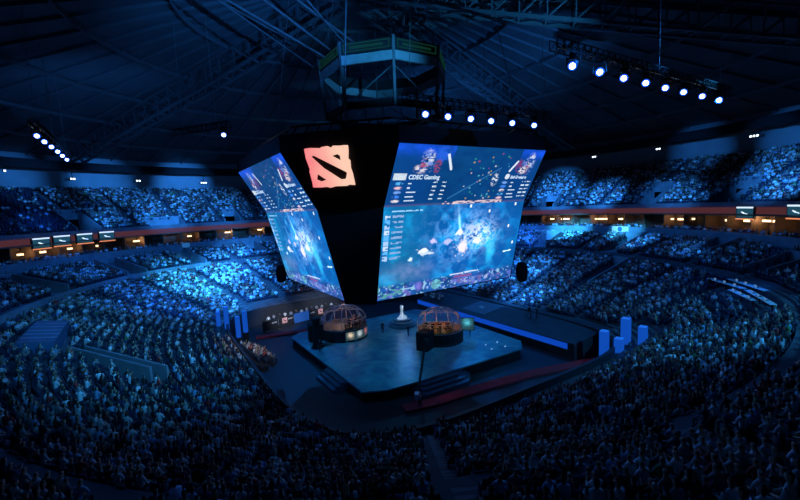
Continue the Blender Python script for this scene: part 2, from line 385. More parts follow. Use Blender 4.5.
def vnoise(x, y, s, seed):
    r = np.random.default_rng(seed); gr = r.random((64, 64))
    X, Y = x*s, y*s; i, j = np.floor(X).astype(int), np.floor(Y).astype(int); fx, fy = X-i, Y-j
    fx = fx*fx*(3-2*fx); fy = fy*fy*(3-2*fy)
    g_ = lambda a, b: gr[a % 64, b % 64]
    return (g_(i, j)*(1-fx)+g_(i+1, j)*fx)*(1-fy)+(g_(i, j+1)*(1-fx)+g_(i+1, j+1)*fx)*fy
def fbm(x, y, s, seed): return sum(vnoise(x, y, s*2**k, seed+k)*.5**k for k in range(4))/1.875
def L3(*c): return np.array(lin(c))
def stats_picture(x, y):   # y runs down from the top edge
    n = fbm(x*1.8, y, 3, 5)[..., None]; n2 = fbm(x*1.8, y, 9, 15)[..., None]
    img = L3(9, 68, 140)*(.75+.35*n) + L3(6, 40, 60)*n2*.3
    mid = np.exp(-(((x-.5)/.26)**4))[..., None]; img = img*(1-.25*mid)+L3(16, 96, 140)*.28*mid*n2
    img += (L3(20, 60, 210)*.8*np.exp(-((y-.06)/.1)**2)[..., None])*((x < .34) | (x > .82))[..., None]*n2*1.6
    def blob(cx, cy, rx, ry, col, seed, thr=.5):
        nonlocal img
        d = ((x-cx)/rx)**2+((y-cy)/ry)**2
        k = (np.clip(1.3-d, 0, 1)*np.clip((.45*vnoise(x*1.8, y, 24, seed)+.55*vnoise(x*1.8, y, 52, seed+9)-thr+.06)*9, 0, 1))[..., None]
        img = img*(1-k)+np.array(lin(col))*k
    for cx in (.185, .90):
        blob(cx, .27, .05, .2, (120, 150, 230), 31+int(cx*10), .55); blob(cx+.01, .2, .03, .14, (215, 225, 245), 71, .55); blob(cx-.01, .33, .03, .12, (170, 80, 120), 41, .62); blob(cx-.03, .38, .04, .07, (230, 220, 225), 46, .5)
    blob(.27, .14, .05, .13, (40, 100, 225), 33, .45); blob(.255, .33, .022, .12, (150, 70, 110), 34, .5); blob(.83, .3, .024, .12, (130, 55, 115), 36, .4)
    for (ax, ay, bx, by, wd) in ((.305, .14, .345, .38, .008), (.77, .40, .81, .22, .008)):
        t = np.clip(((x-ax)*(bx-ax)+(y-ay)*(by-ay))/((bx-ax)**2+(by-ay)**2), 0, 1)
        k = (np.hypot((x-ax-t*(bx-ax))*1.8, y-ay-t*(by-ay)) < wd*1.8)[..., None]; img = np.where(k, L3(225, 240, 255), img)
    r = np.random.default_rng(3)
    for _ in range(46):
        cx, cy = r.uniform(.46, .76), r.uniform(.05, .93); s_ = r.uniform(.003, .008)
        col = [(90, 210, 230), (230, 240, 250), (190, 90, 150), (60, 190, 160), (220, 190, 120)][r.integers(5)]
        k = (((x-cx)/s_)**2+((y-cy)/(s_*2.2))**2 < 1)[..., None]; img = np.where(k, L3(*col)*.65, img)
    blob(.68, .56, .024, .12, (225, 235, 250), 77, .5)
    t = np.abs((y-.95)+(x-.35)*1.75); k = (np.clip(1-t/.02, 0, 1)*((x > .38) & (x < .7)))[..., None]; img = img+L3(70, 150, 190)*k*.5
    img = np.where(((x > .014) & (x < .088) & (y > .45) & (y < .56))[..., None], L3(215, 232, 245)*(.75+.3*vnoise(x, y, 60, 4)[..., None]), img)
    img = np.where((((x-.77)/.018)**2+((y-.50)/.05)**2 < 1)[..., None], L3(225, 235, 250), img)
    for side, bx in ((0, .055), (1, .765)):
        for q in range(5):
            yy = .615+q*.073
            blob(bx, yy, .024, .026, [(90, 190, 255), (240, 200, 215), (120, 170, 250), (70, 140, 255), (240, 235, 240)][(q+side*2) % 5], 60+q, .4)
            k = ((x > bx+.05) & (x < bx+.05+[.022, .02, .06, .05, .065][q]) & (np.abs(y-yy) < .011))[..., None]; img = np.where(k, L3(215, 235, 255), img)
            for cx in ((.27, .33) if side == 0 else (.925, .965)):
                k = ((np.abs(x-cx) < .014) & (np.abs(y-yy+.02) < .012) & (vnoise(x, y, 90, 8) > .3))[..., None]; img = np.where(k, L3(215, 240, 255), img)
    k = (np.exp(-((y-.985)/.018)**2))[..., None]; img = img*(1-.5*k)+L3(120, 120, 175)*k*.35
    k = ((y > .945) & (x > .36) & (x < .80) & (vnoise(x, y, 50, 9) > .42))[..., None]; img = np.where(k, L3(240, 215, 225)*(.5+.6*vnoise(x, y, 34, 19)[..., None]), img)
    return img
def game_picture(x, y):
    n = fbm(x*1.6, y, 3.2, 105)[..., None]; n2 = fbm(x*1.6, y, 8, 115)[..., None]; n3 = fbm(x*1.6, y, 20, 125)[..., None]
    img = L3(10, 92, 172)*(.6+.55*n)+L3(14, 150, 200)*np.clip(n2-.48, 0, 1)*2.2
    lf = np.exp(-(((x-.1)/.2)**2))[..., None]; img = img*(1-.35*lf)+L3(22, 132, 150)*.35*lf*(.5+n2)
    rt = np.clip((x-.72)/.25, 0, 1)[..., None]; img = img*(1-.55*rt)+L3(10, 82, 150)*.55*rt
    n4 = fbm(x*1.6, y, 44, 165)[..., None]; c = np.exp(-(((x-.56)/.21)**2+((y-.36)/.27)**2))[..., None]*np.clip((n3-.40)*5, 0, 1.3)*(.35+1.2*n4); img = img*(1-.6*c)+L3(105, 170, 235)*.8*c
    c = np.exp(-(((x-.66)/.10)**2+((y-.36)/.13)**2))[..., None]*np.clip((n4-.42)*7, 0, 1); img = img*(1-c)+L3(215, 230, 255)*c
    c = np.exp(-(((x-.74)/.08)**2+((y-.55)/.18)**2))[..., None]*np.clip((n2-.42)*5, 0, 1); img += L3(60, 190, 190)*c*.6
    c = np.exp(-(((x-.18)/.16)**2+((y-.72)/.09)**2))[..., None]*n3; img = img*(1-.5*c)+L3(140, 150, 200)*.6*c
    bx = .475+.035*(y/.28); k = np.clip(1-np.abs(x-bx)/.012, 0, 1)*(y < .3)*(y/.3); img += L3(170, 240, 250)*k[..., None]
    for cx, cy, rx, ry, col in ((.515, .33, .026, .045, (235, 248, 255)), (.545, .51, .042, .085, (232, 222, 230)), (.27, .50, .032, .035, (235, 240, 245)), (.30, .53, .05, .018, (190, 210, 235)), (.19, .575, .012, .02, (210, 235, 255)), (.655, .44, .035, .05, (225, 240, 255)), (.60, .28, .05, .03, (170, 195, 245)), (.43, .42, .03, .04, (180, 185, 235)),
                                (.66, .47, .016, .02, (235, 245, 255)), (.33, .40, .02, .03, (200, 190, 250))):
        k = np.clip(1.5-1.3*(((x-cx)/rx)**2+((y-cy)/ry)**2)*(.1+1.9*vnoise(x*1.6, y, 46, 7)), 0, 1)[..., None]; img = img*(1-k)+L3(*col)*k
    k = ((np.abs(y-.86+.05*x) < .008) & (x > .48) & (x < .70) & (vnoise(x, y, 70, 12) > .25))[..., None]; img = np.where(k, L3(215, 225, 250), img)
    k = ((np.abs(y-.63+.15*(x-.9)) < .008) & (x > .89) & (x < .96))[..., None]; img = np.where(k, L3(210, 245, 255), img)
    for cx, cy in ((.9, .30), (.96, .52), (.57, .03), (.72, .1), (.93, .03)):
        k = (((x-cx)/.008)**2+((y-cy)/.02)**2 < 1)[..., None]; img = np.where(k, L3(230, 240, 255), img)
    for q in range(9):
        yy = .1+q*.055
        k = ((x > .055) & (x < .125) & (np.abs(y-yy) < .011) & (vnoise(x, y, 80, 13+q) > .3))[..., None]; img = np.where(k, L3(130, 160, 205), img)
        k = ((x > .012) & (x < .045) & (np.abs(y-yy) < .024) & (vnoise(x, y, 60, 23+q) > .35))[..., None]; img = np.where(k, L3(*[(190, 210, 255), (90, 170, 245), (160, 190, 235)][q % 3]), img)
    k = ((np.abs(y-.045) < .008) & (x > .05) & (x < .24) & (vnoise(x, y, 70, 14) > .3))[..., None]; img = np.where(k, L3(150, 200, 240), img)
    h = 1/(1+np.exp(-(y-.845)*140)); 
    hud = L3(28, 84, 160)*(.5+.9*vnoise(x*1.6, y, 26, 44)[..., None]) + L3(150, 105, 185)*np.clip(vnoise(x, y, 34, 45)-.55, 0, 1)[..., None]*1.3
    hud = np.where((vnoise(x*1.6, y, 46, 47) > .78)[..., None], L3(140, 190, 225), hud)
    hud = np.where((x < .16)[..., None] & (vnoise(x, y, 40, 48) > .66)[..., None], L3(80, 150, 160), hud)
    hud = np.where((((x-.385)/.035)**2+((y-.92)/.06)**2 < 1)[..., None], L3(110, 190, 215)*(.4+.7*vnoise(x, y, 60, 49)[..., None]), hud)
    for q in range(8):
        cx = .5+q*.055; hud = np.where(((np.abs(x-cx) < .014) & (np.abs(y-.93) < .03) & (vnoise(x, y, 60, 64) > .35))[..., None], L3(*[(100, 135, 200), (110, 100, 165), (150, 170, 215)][q % 3]), hud)
    hud = np.where((np.abs(x-.58+0*y) < .07)[..., None] & (np.abs(y-.865) < .012)[..., None], L3(130, 80, 140), hud)
    img = img*np.array([1.25, 1.28, 1.3]); img = img*(1-h[..., None])+hud*h[..., None]*1.15
    return img
SCREENMAT = attr_mat('screen_led', 'pixel', 1.0)
def screen_mesh(name, p00, p10, p11, p01, nx, ny, fn):   # top left, top right, bottom right, bottom left
    u, v = np.meshgrid(np.linspace(0, 1, nx+1), np.linspace(0, 1, ny+1))
    P = ((1-u)*(1-v))[..., None]*np.array(p00)+(u*(1-v))[..., None]*np.array(p10)+(u*v)[..., None]*np.array(p11)+((1-u)*v)[..., None]*np.array(p01)
    idx = np.arange((nx+1)*(ny+1)).reshape(ny+1, nx+1)
    F = np.stack([idx[:-1, :-1], idx[1:, :-1], idx[1:, 1:], idx[:-1, 1:]], -1).reshape(-1, 4)
    me = bpy.data.meshes.new(name); V = P.reshape(-1, 3)
    me.vertices.add(len(V)); me.vertices.foreach_set('co', V.ravel()); me.loops.add(F.size); me.loops.foreach_set('vertex_index', F.ravel())
    me.polygons.add(len(F)); me.polygons.foreach_set('loop_start', np.arange(len(F))*4); me.update(calc_edges=True)
    cu, cv = (np.arange(nx)+.5)/nx, (np.arange(ny)+.5)/ny; X, Y = np.meshgrid(cu, cv)
    col = np.clip(fn(X, Y), 0, 1.2); col = np.concatenate([col, np.ones((*col.shape[:2], 1))], -1)
    a = me.attributes.new('pixel', 'FLOAT_COLOR', 'FACE'); a.data.foreach_set('color', col.astype(np.float32).ravel())
    me.materials.append(SCREENMAT); return me
def link(name, me, parent=None):
    o = bpy.data.objects.new(name, me); C.objects.link(o); o.parent = parent; return o
HS = W-.0
stats_me = screen_mesh('stats_screen', (-HS, -A1, Z1), (HS, -A1, Z1), (HS, -A2, Z2), (-HS, -A2, Z2), 300, 104, stats_picture)
game_me = screen_mesh('game_screen', (-HS, -A2, Z2), (HS, -A2, Z2), (HS, -A3, Z3), (-HS, -A3, Z3), 300, 150, game_picture)
TXT = mat('screen_text', (.8, .9, 1), .5, emit=(.62, .8, .95), es=1.)
for q, rz in enumerate((0, -PI/2, PI/2, PI)):
    s1 = link('stats_screen', stats_me, RIG); s1.rotation_euler = (0, 0, rz)
    s2 = link('game_screen', game_me, RIG); s2.rotation_euler = (0, 0, rz)
    if q == 0: s1['label'] = 'upper screen with team names and player statistics'; s2['label'] = 'lower screen showing a blue glowing game scene'
    sl = math.atan2(Z1-Z2, A1-A2)
    for txt, u, v, size, m_ in (('CDEC Gaming', .098, .54, .60, TXT), ('Evil Geniuses', .795, .535, .47, TXT)):
        cu = bpy.data.curves.new('team_caption', 'FONT'); cu.body = txt; cu.size = size; cu.offset = .022; cu.materials.append(m_)
        o = bpy.data.objects.new('tmp', cu); C.objects.link(o); me_ = bpy.data.meshes.new_from_object(o.evaluated_get(bpy.context.evaluated_depsgraph_get())); bpy.data.objects.remove(o)
        o = link('team_caption', me_, s1)
        o.location = (-HS+2*HS*u, -(A1+(A2-A1)*v)-.05, Z1+(Z2-Z1)*v-.02); o.rotation_euler = (PI-sl if False else PI/2+(PI/2-sl), 0, 0)
# black corner panels (curtain) and the emblem
for sx, sy in ((-1, -1), (1, -1), (1, 1), (-1, 1)):
    mb = MB()
    def corner(a, z, e): return [(sx*(W+0), sy*(a+e), z), (sx*(a+e), sy*(W+0), z)]
    lv = [corner(A1, ZT, .06), corner(A1, Z1, .06), corner(A2, Z2, .06), corner(A3, Z3-.3, .06)]
    for i in range(3):
        a, b = lv[i]; c, d = lv[i+1]; mb.add([a, b, d, c], [(0, 1, 2, 3)])
    o = mb.build('corner_curtain', M['black'], RIG)
EM = mat('emblem_led', (.3, .05, .03), .5, emit=(1, .45, .3), es=1.)
nt = EM.node_tree; tc = nt.nodes.new('ShaderNodeTexCoord'); sp = nt.nodes.new('ShaderNodeSeparateXYZ'); rp = nt.nodes.new('ShaderNodeValToRGB'); nz = nt.nodes.new('ShaderNodeTexNoise'); ad = nt.nodes.new('ShaderNodeMath'); ad.operation = 'MULTIPLY_ADD'
nz.inputs['Scale'].default_value = 3; ad.inputs[1].default_value = .25
rp.color_ramp.elements[0].color = (*lin((250, 112, 128)), 1); rp.color_ramp.elements[1].color = (*lin((255, 205, 180)), 1); rp.color_ramp.elements[1].position = .8; rp.color_ramp.elements[0].position = .22
nt.links.new(tc.outputs['Generated'], sp.inputs[0]); nt.links.new(tc.outputs['Generated'], nz.inputs['Vector']); nt.links.new(nz.outputs['Fac'], ad.inputs[0]); nt.links.new(sp.outputs['X'], ad.inputs[2])
nt.links.new(ad.outputs[0], rp.inputs['Fac']); nt.links.new(rp.outputs['Color'], nt.nodes['Principled BSDF'].inputs['Emission Color'])
EMB = [[(0, 1), (.131, 1.007), (.356, .983), (.402, 1.009), (.538, 1.019), (.612, .974), (.66, 1.018), (.806, 1.005), (.928, 1.008), (1, 1), (.991, .881), (.953, .676), (.99, .628), (.972, .435), (.991, .314), (1, 0), (.874, .017), (.813, -.01), (.557, -.003), (.422, -.035), (.328, -.005), (.212, -.013), (0, 0), (.009, .14), (.002, .422), (.023, .482), (-.011, .767)],
       [(.113, .798), (.19, .818), (.856, .348), (.866, .323), (.822, .191), (.783, .161), (.699, .163), (.348, .48)], [(.593, .776), (.735, .811), (.783, .767), (.777, .641)], [(.176, .352), (.362, .177), (.227, .137), (.128, .194)]]
def emblem_mesh(sx, sy, th):
    cu = bpy.data.curves.new('emblem', 'CURVE'); cu.dimensions = '2D'; cu.fill_mode = 'BOTH'; cu.extrude = th
    for lp in EMB:
        s_ = cu.splines.new('POLY'); s_.points.add(len(lp)-1); s_.use_cyclic_u = True
        for p, (x, y) in zip(s_.points, lp): p.co = ((x-.5)*sx, (y-.5)*sy, 0, 1)
    o = bpy.data.objects.new('tmp', cu); C.objects.link(o); dg = bpy.context.evaluated_depsgraph_get()
    me = bpy.data.meshes.new_from_object(o.evaluated_get(dg)); bpy.data.objects.remove(o); me.name = 'emblem'
    me.materials.clear(); me.materials.append(EM); return me
em = emblem_mesh(4.15, 3.65, .06)
s_ax = Vector((.7071, -.7071, 0)); bt, tp = Vector((-12., -12., 19.9)), Vector((-13.6, -13.6, 25.35)); u_ax = (tp-bt).normalized(); n_ax = s_ax.cross(u_ax).normalized()
if n_ax.dot(Vector((-1, -1, 0))) < 0: n_ax = -n_ax
o = link('emblem', em, RIG); o['label'] = 'glowing pink square emblem with a slanting cut on the black corner'
ctr = bt+s_ax*(-1.03)+u_ax*4.28+n_ax*.22
o.matrix_local = Matrix(((s_ax.x, u_ax.x, n_ax.x, ctr.x), (s_ax.y, u_ax.y, n_ax.y, ctr.y), (s_ax.z, u_ax.z, n_ax.z, ctr.z), (0, 0, 0, 1)))
# speakers hanging beside the lower corners
for P, lb in (((12.3, -11.6, 10.7), 'dark rounded loudspeaker hanging at the right screen\'s far lower corner'), ((-12.4, 11.8, 10.9), 'dark rounded loudspeaker hanging at the left screen\'s far lower corner')):
    t = thing('hanging_speaker', lb, 'speaker', P)
    MB().lathe([(.2, -1.3), (.55, -1.15), (.72, -.6), (.76, 0), (.72, .6), (.55, 1.15), (.2, 1.3)], 14).build('cabinet', M['black'], t, smooth=True)
    MB().bar((0, 0, 1.25), (0, 0, 1.75), .08, n=6).build('hanging_cable', M['blackmetal'], t)

# ------------------------------------------------------------------ old octagonal scoreboard under the roof
SB = thing('octagonal_scoreboard', 'unlit octagonal scoreboard frame with green-edged sign panels hanging above the screens', 'scoreboard', (-.3, 0, 35))
GREEN = mat('green_sign', (.01, .05, .03), .5, emit=(.003, .022, .012), es=1.)
def oct_pts(R, z): return [(R*math.cos(rad(22.5+45*k)), R*math.sin(rad(22.5+45*k)), z) for k in range(8)]
SBP = mat('scoreboard_panel', (.42, .50, .52), .5, var=.15, scale=1); DK = mat('scoreboard_dark', (.02, .03, .035), .6)
for k in range(8):
    a, b = oct_pts(8.3, 0)[k], oct_pts(8.3, 0)[(k+1) % 8]; a, b = Vector(a), Vector(b); mid = (a+b)/2; nn = mid.normalized()
    p = MB(); e = (b-a)*.02
    for z0, z1 in ((1.35, 2.35),):
        q = [a+e, b-e]; p.hexa([q[0]+Vector((0, 0, z0)), q[1]+Vector((0, 0, z0)), q[1]*.96+Vector((0, 0, z0)), q[0]*.96+Vector((0, 0, z0)), q[0]+Vector((0, 0, z1)), q[1]+Vector((0, 0, z1)), q[1]*.96+Vector((0, 0, z1)), q[0]*.96+Vector((0, 0, z1))])
    p.build('lower_panel', SBP, SB)
    p = MB(); p.hexa([(a+e)*1.0+Vector((0, 0, 2.45)), (b-e)+Vector((0, 0, 2.45)), (b-e)*.96+Vector((0, 0, 2.45)), (a+e)*.96+Vector((0, 0, 2.45)), (a+e)+Vector((0, 0, 3.75)), (b-e)+Vector((0, 0, 3.75)), (b-e)*.96+Vector((0, 0, 3.75)), (a+e)*.96+Vector((0, 0, 3.75))])
    up_ = p.build('sign_panel', DK, SB)
    f = MB(); u_ = (b-a).normalized(); Lh = (b-a).length*.42
    for zz in (2.7, 3.5): f.bar(mid*1.012-u_*Lh+Vector((0, 0, zz)), mid*1.012+u_*Lh+Vector((0, 0, zz)), .1)
    for ss in (-1, 1): f.bar(mid*1.012+u_*Lh*ss+Vector((0, 0, 2.7)), mid*1.012+u_*Lh*ss+Vector((0, 0, 3.5)), .1)
    f.bar(mid*1.008-u_*Lh*.75+Vector((0, 0, 3.1)), mid*1.008+u_*Lh*.75+Vector((0, 0, 3.1)), .02, .3)
    f.build('green_border', GREEN, up_)
    MB().bar(a+Vector((0, 0, 3.9)), a*.93+Vector((0, 0, -3.6)), .3).build('post', M['roofsteel'], SB)
    c_ = [oct_pts(7.7, -2.7)[k], oct_pts(7.7, -2.7)[(k+1) % 8], oct_pts(7.3, -2.7)[(k+1) % 8], oct_pts(7.3, -2.7)[k]]; d_ = [(x, y, -3.5) for x, y, z in c_]
    MB().hexa(d_+c_).build('bottom_panel', DK, SB)
    MB().bar(a*.9+Vector((0, 0, 3.9)), Vector((a.x*.6, a.y*.6, 16.2)), .07, n=6).build('hoist_cable', M['steel'], SB)
for k in range(0, 8, 2):
    mb = MB(); a, b = oct_pts(7.6, -3)[k], oct_pts(7.6, 1)[(k+1) % 8]; mb.bar(a, b, .12); mb.bar(b, oct_pts(7.6, -3)[(k+2) % 8], .12); mb.build('brace', M['roofsteel'], SB)
# tie rods from the scoreboard out to the roof beams
RODS = [((-5.8, -3.9, 38.4), (-24, -3.5, 48)), ((-8.1, 0., 38), (-23, -4.8, 44)), ((-9.8, 1.2, 38.2), (-27, -3., 43.5)), ((-10, 6, 38.2), (-25, -3.5, 42)), ((-7.6, -3, 38), (-21, -8, 47)), ((-8, 3.2, 38.4), (-26, 4, 46.5))]
for i, (a, b) in enumerate(RODS):
    a = Vector(a); b = Vector(b); d = (b-a).normalized()
    R = math.hypot(b.x, b.y-8); b = a+d*((b-a).length); 
    for _ in range(60):
        if b.z >= roofz(math.hypot(b.x, b.y-8))-.3: break
        b += d*.5
    a2 = Vector((a.x*.8, a.y*.8, 38.5)); mb = MB(); mb.bar(a2, b, .24 if i < 3 else .15, n=6)
    tag(mb.build('tie_rod', M['steel']), 'steel tie rod from scoreboard up to the roof, %s of six' % ORD[i], 'rod', 'tie rods at the scoreboard')
spot((-12, -26, 30), (-14, -3, 42), 60000, 45, BLUE)

# ------------------------------------------------------------------ lighting trusses and moving-head lamps
def truss(L_, label, loc, rz, cables, group=None):
    t = thing('lighting_truss', label, 'truss', loc, rz, group)
    mb = MB(); h = .35
    for y in (-h, h):
        for z in (-h, h): mb.bar((-L_/2, y, z), (L_/2, y, z), .09, n=6)
    mb.build('chord', M['blackmetal'], t)
    mb = MB(); n = int(L_/.8)
    for k in range(n):
        x0, x1 = -L_/2+k*L_/n, -L_/2+(k+1)*L_/n
        for y in (-h, h): mb.bar((x0, y, -h), (x1, y, h), .05); mb.bar((x0, y, -h), (x0, y, h), .05)
        for z in (-h, h): mb.bar((x0, -h, z), (x1, h, z), .05)
    mb.build('lacing', M['blackmetal'], t)
    for x in cables:
        MB().bar((x, 0, h), (x*.9, 0, 13), .05, n=6).build('hoist_cable', M['steel'], t)
    return t
truss(19, 'black lighting truss above the screens carrying six lit spotlights', (.5, -17.7, 29.1), 0, (-9, 0, 9))
truss(30, 'long black lighting truss at upper right carrying eight lit spotlights', (12.2, -28, 31.), 0, (-13, 0, 13))
truss(26, 'black lighting truss at upper left carrying six lit spotlights', (-38, 25, 31.), PI/2, (-11, 0, 11))
truss(10, 'short black lighting truss with a single lit spotlight, left of the screens', (-21.6, 11., 31.), rad(125), (-3, 3))
def head_proto(label, group):
    t = thing('moving_head_spotlight', label, 'spotlight', (0, 0, 0), 0, group)
    MB().box((0, 0, -.12), (.5, .4, .2)).build('base', M['blackmetal'], t)
    mb = MB()
    for s_ in (-1, 1): mb.box((s_*.46, 0, -.55), (.07, .18, .75))
    mb.box((0, 0, -.25), (.98, .2, .08)); mb.build('yoke', M['blackmetal'], t)
    hd = MB().lathe([(.25, -.45), (.36, -.3), (.4, .2), (.42, .42)], 16).build('head', M['blackmetal'], t, smooth=True)
    hd.location = (0, 0, -.75); hd.rotation_euler = (rad(118), 0, 0)
    MB().lathe([(.22, .40), (.22, .46), (.16, .5)], 16).build('lens', M['lens'], hd)
    MB().lathe([(.34, .40), (.34, .435), (.23, .435)], 16).build('glare_ring', M['rim'], hd)  # glare halo built as a glowing ring, not a lamp part
    return t
hp = None
for lst, nm, grp in ((TRC, 'of the six above the screens', 'spotlights above the screens'), (TRR, 'of the eight at upper right', 'spotlights at upper right'), (TRL, 'of the six at upper left', 'spotlights at upper left')):
    for i, p in enumerate(lst):
        lb = 'lit moving-head spotlight, %s from the left %s' % (ORD[i], nm)
        if hp is None: hp = head_proto(lb, grp); h_ = hp
        else: h_ = copy_tree(hp)
        h_['label'] = lb; h_['group'] = grp; h_.location = (p[0], p[1], p[2]+.05)
        h_.rotation_euler = (0, 0, math.atan2(CAM[1]-p[1], CAM[0]-p[0])+PI/2 + random.uniform(-.2, .2))
h_ = copy_tree(hp); h_['label'] = 'single black moving-head spotlight with lit lens on the short truss left of the screens'; del h_['group']
h_.location = (-19.3, 7.7, 30.65); h_.rotation_euler = (0, 0, math.atan2(CAM[1]-8, CAM[0]+19)+PI/2)
# small white floodlights on the back wall
fp = None
for i, (az, z, n, lb) in enumerate([(130, 31.2, 1, 'at the left edge of the picture'), (121, 30.1, 2, 'above the far left seats'), (110.6, 30.05, 2, 'midway along the left back wall'), (98.5, 29.7, 3, 'just left of the left screen'),
                                    (9.4, 31.3, 2, 'just right of the right screen'), (-2.2, 31.2, 2, 'above the right upper stand'), (-16.4, 30.9, 3, 'above the seats near the right edge')]):
    p = outer(rad(az), 81.4); t = thing('wall_floodlight', 'white floodlight cluster under the eave ' + lb, 'floodlight', (*p, z), rad(az), 'floodlights under the eave')
    for k in range(n):
        o = MB().box((0, (k-(n-1)/2)*.62, 0), (.35, .5, .5)).build('lamp_body', M['blackmetal'], t); MB().box((-.19, (k-(n-1)/2)*.62, 0), (.04, .4, .36)).build('lamp_glass', M['flood'], o)
    MB().bar((0, 0, .25), (.0, 0, 2.3+33-33), .12).build('bracket', M['blackmetal'], t)
    MB().bar((0, 0, 2.3), (2.8, 0, 2.3), .12).build('wall_arm', M['blackmetal'], t)

# ------------------------------------------------------------------ suites: lamps, lit signs
lp = None
LAMPS = [(118.7, 14.8, 1.4), (113.5, 14.8, .8), (107.5, 14.9, 1.), (98.6, 15.1, 1.6), (90.8, 15.2, 1.2), (12.1, 14.86, 1.), (10.4, 14.8, 1.2), (8.7, 14.83, 1.5), (2.1, 14.8, 1.3), (.6, 14.8, 1.5), (-.8, 14.8, 1.2), (-3.7, 14.8, 1.), (-9.6, 14.9, .8), (-14, 14.9, 1.1), (-16, 14.9, 1.4), (-17.8, 15, 1.5),
         (-24.5, 14.9, 1.2), (-27.7, 14.9, 1.4), (-30.6, 15, 1.4), (-32.2, 15, 1.1), (-37, 15, 1.3), (126, 14.6, .9), (131, 14.6, .9), (135.5, 14.5, 1.), (139, 14.5, 1.)]
for az, z, s_ in LAMPS:
    lb, gr = (('warm lamp glowing inside the suites on the left side', 'suite lamps on the left') if az > 60 else ('warm lamp glowing inside the suites on the right side', 'suite lamps on the right'))
    p = outer(rad(az), 63.2)
    t = thing('suite_lamp', lb, 'lamp', (*p, z), rad(az), gr)
    MB().box((0, 0, 0), (.3, .95*s_, .32)).build('bulb_panel', M['warm'], t); MB().bar((0, 0, .15), (0, 0, 1.2), .05).build('stem', M['blackmetal'], t)
    q = outer(rad(az), 62.2); point((*q, z+.3), 42*s_, (1, .6, .32))
TEALSCR = mat('sign_screen', (.02, .05, .06), .5, emit=(.012, .06, .085), es=1.); WTUBE = mat('white_tube', (.9, .95, 1), .4, emit=(.7, .85, .9), es=1.1); OUND = mat('orange_tube', (.9, .5, .3), .4, emit=(1., .3, .12), es=.9)
for i, (az, z) in enumerate([(136.9, 16.2), (133.4, 16.35), (129.4, 16.4), (125.3, 16.5), (-29.0, 16.3), (-37.2, 16.6)]):
    p = outer(rad(az), 61.2)
    t = thing('suite_sign', ('boxed lit sign on the left suite front, %s of four from the left' % ORD[i]) if i < 4 else ('boxed lit sign on the right suite front, %s' % ('the inner one' if i == 4 else 'the one at the picture edge')), 'sign', (*p, z), rad(az), 'lit signs on the suite front')
    MB().box((.15, 0, 0), (.3, 3.3, 2.0)).build('case', M['blackmetal'], t)
    MB().box((-.03, 0, 0), (.06, 2.9, 1.5)).build('display', TEALSCR, t)
    MB().box((-.06, 0, .9), (.14, 2.9, .24)).build('top_tube', WTUBE, t); MB().box((-.06, 0, -.95), (.14, 3.2, .18)).build('bottom_tube', OUND, t)
    f = MB(); f.bar((-.09, -.55, -.15), (-.09, .35, .05), .03, .14); f.bar((-.09, .1, .05), (-.09, .6, .2), .03, .16); f.build('swoosh', WTUBE, t)
p = outer(rad(-7.5), 57.3); t = thing('parapet_sign', 'white and blue sign board on the parapet below the right suites', 'sign', (*p, 13.0), rad(-7.5))
MB().box((0, 0, 0), (.12, 3.8, 1.2)).build('board', mat('sign_white', (.5, .6, .65), .5, emit=(.16, .36, .5), es=1.), t)
MB().lathe([(.5, -.04), (.5, .04)], 20).build('roundel', mat('sign_blue', (.02, .1, .3), .5, emit=(.01, .12, .4), es=1.), t)
t.children[1].rotation_euler = (0, PI/2, 0); t.children[1].location = (-.1, 0, 0)
p = outer(rad(111), 57.3); t = thing('parapet_sign', 'small blue sign board on the parapet below the left suites', 'sign', (*p, 13.1), rad(111))
MB().box((0, 0, 0), (.12, 1.8, 1.1)).build('board', mat('sign_pale', (.2, .3, .4), .5, emit=(.015, .08, .17), es=1.), t)

# ------------------------------------------------------------------ people
def skin_person(name, J, E, Rr, mats_of):
    """one continuous skinned body: joints J, edges E, radii Rr; mats_of(joint) -> material index"""
    names = list(J); me = bpy.data.meshes.new(name); me.from_pydata([J[k] for k in names], [(names.index(a), names.index(b)) for a, b in E], [])
    o = bpy.data.objects.new('tmp', me); C.objects.link(o)
    sm = o.modifiers.new('skin', 'SKIN'); sm.use_smooth_shade = True; sm.branch_smoothing = .2
    sl = me.skin_vertices[0].data
    for i, k in enumerate(names): sl[i].radius = (Rr[k], Rr[k]) if not isinstance(Rr[k], tuple) else Rr[k]; sl[i].use_root = (k == 'pelvis')
    ss = o.modifiers.new('sub', 'SUBSURF'); ss.levels = 1; ss.render_levels = 1
    dg = bpy.context.evaluated_depsgraph_get(); out = bpy.data.meshes.new_from_object(o.evaluated_get(dg)); bpy.data.objects.remove(o)
    out.name = name; out.materials.clear()
    for k in ('skin', 'hair', 'shirt', 'trousers', 'shoe'): out.materials.append(M[k])
    segs = [(np.array(J[a]), np.array(J[b]), a, b) for a, b in E]
    for p in out.polygons:
        c = np.array(p.center); best = None
        for a, b, na, nb in segs:
            t = np.clip(((c-a)@(b-a))/((b-a)@(b-a)+1e-9), 0, 1); d = np.linalg.norm(c-a-t*(b-a))-.5*(np.mean(Rr[na])*(1-t)+np.mean(Rr[nb])*t)
            if best is None or d < best[0]: best = (d, na if t < .5 else nb)
        k = mats_of(best[1])
        if best[1] in ('head', 'crown', 'nose'):
            h = np.array(J['head']); k = 1 if (c[2] > h[2]+.07 or c[0] < h[0]-.035) else 0
        p.material_index = k
    return out
def mats_of(j):
    if j[:4] in ('hand', 'fing', 'thum') or j in ('neck', 'head', 'crown', 'nose'): return 0
    if j[:4] in ('foot', 'toe_'): return 4
    if j[:4] in ('knee', 'ankl', 'hip_') or j == 'pelvis': return 3
    if j[:4] == 'wris': return 0
    return 2
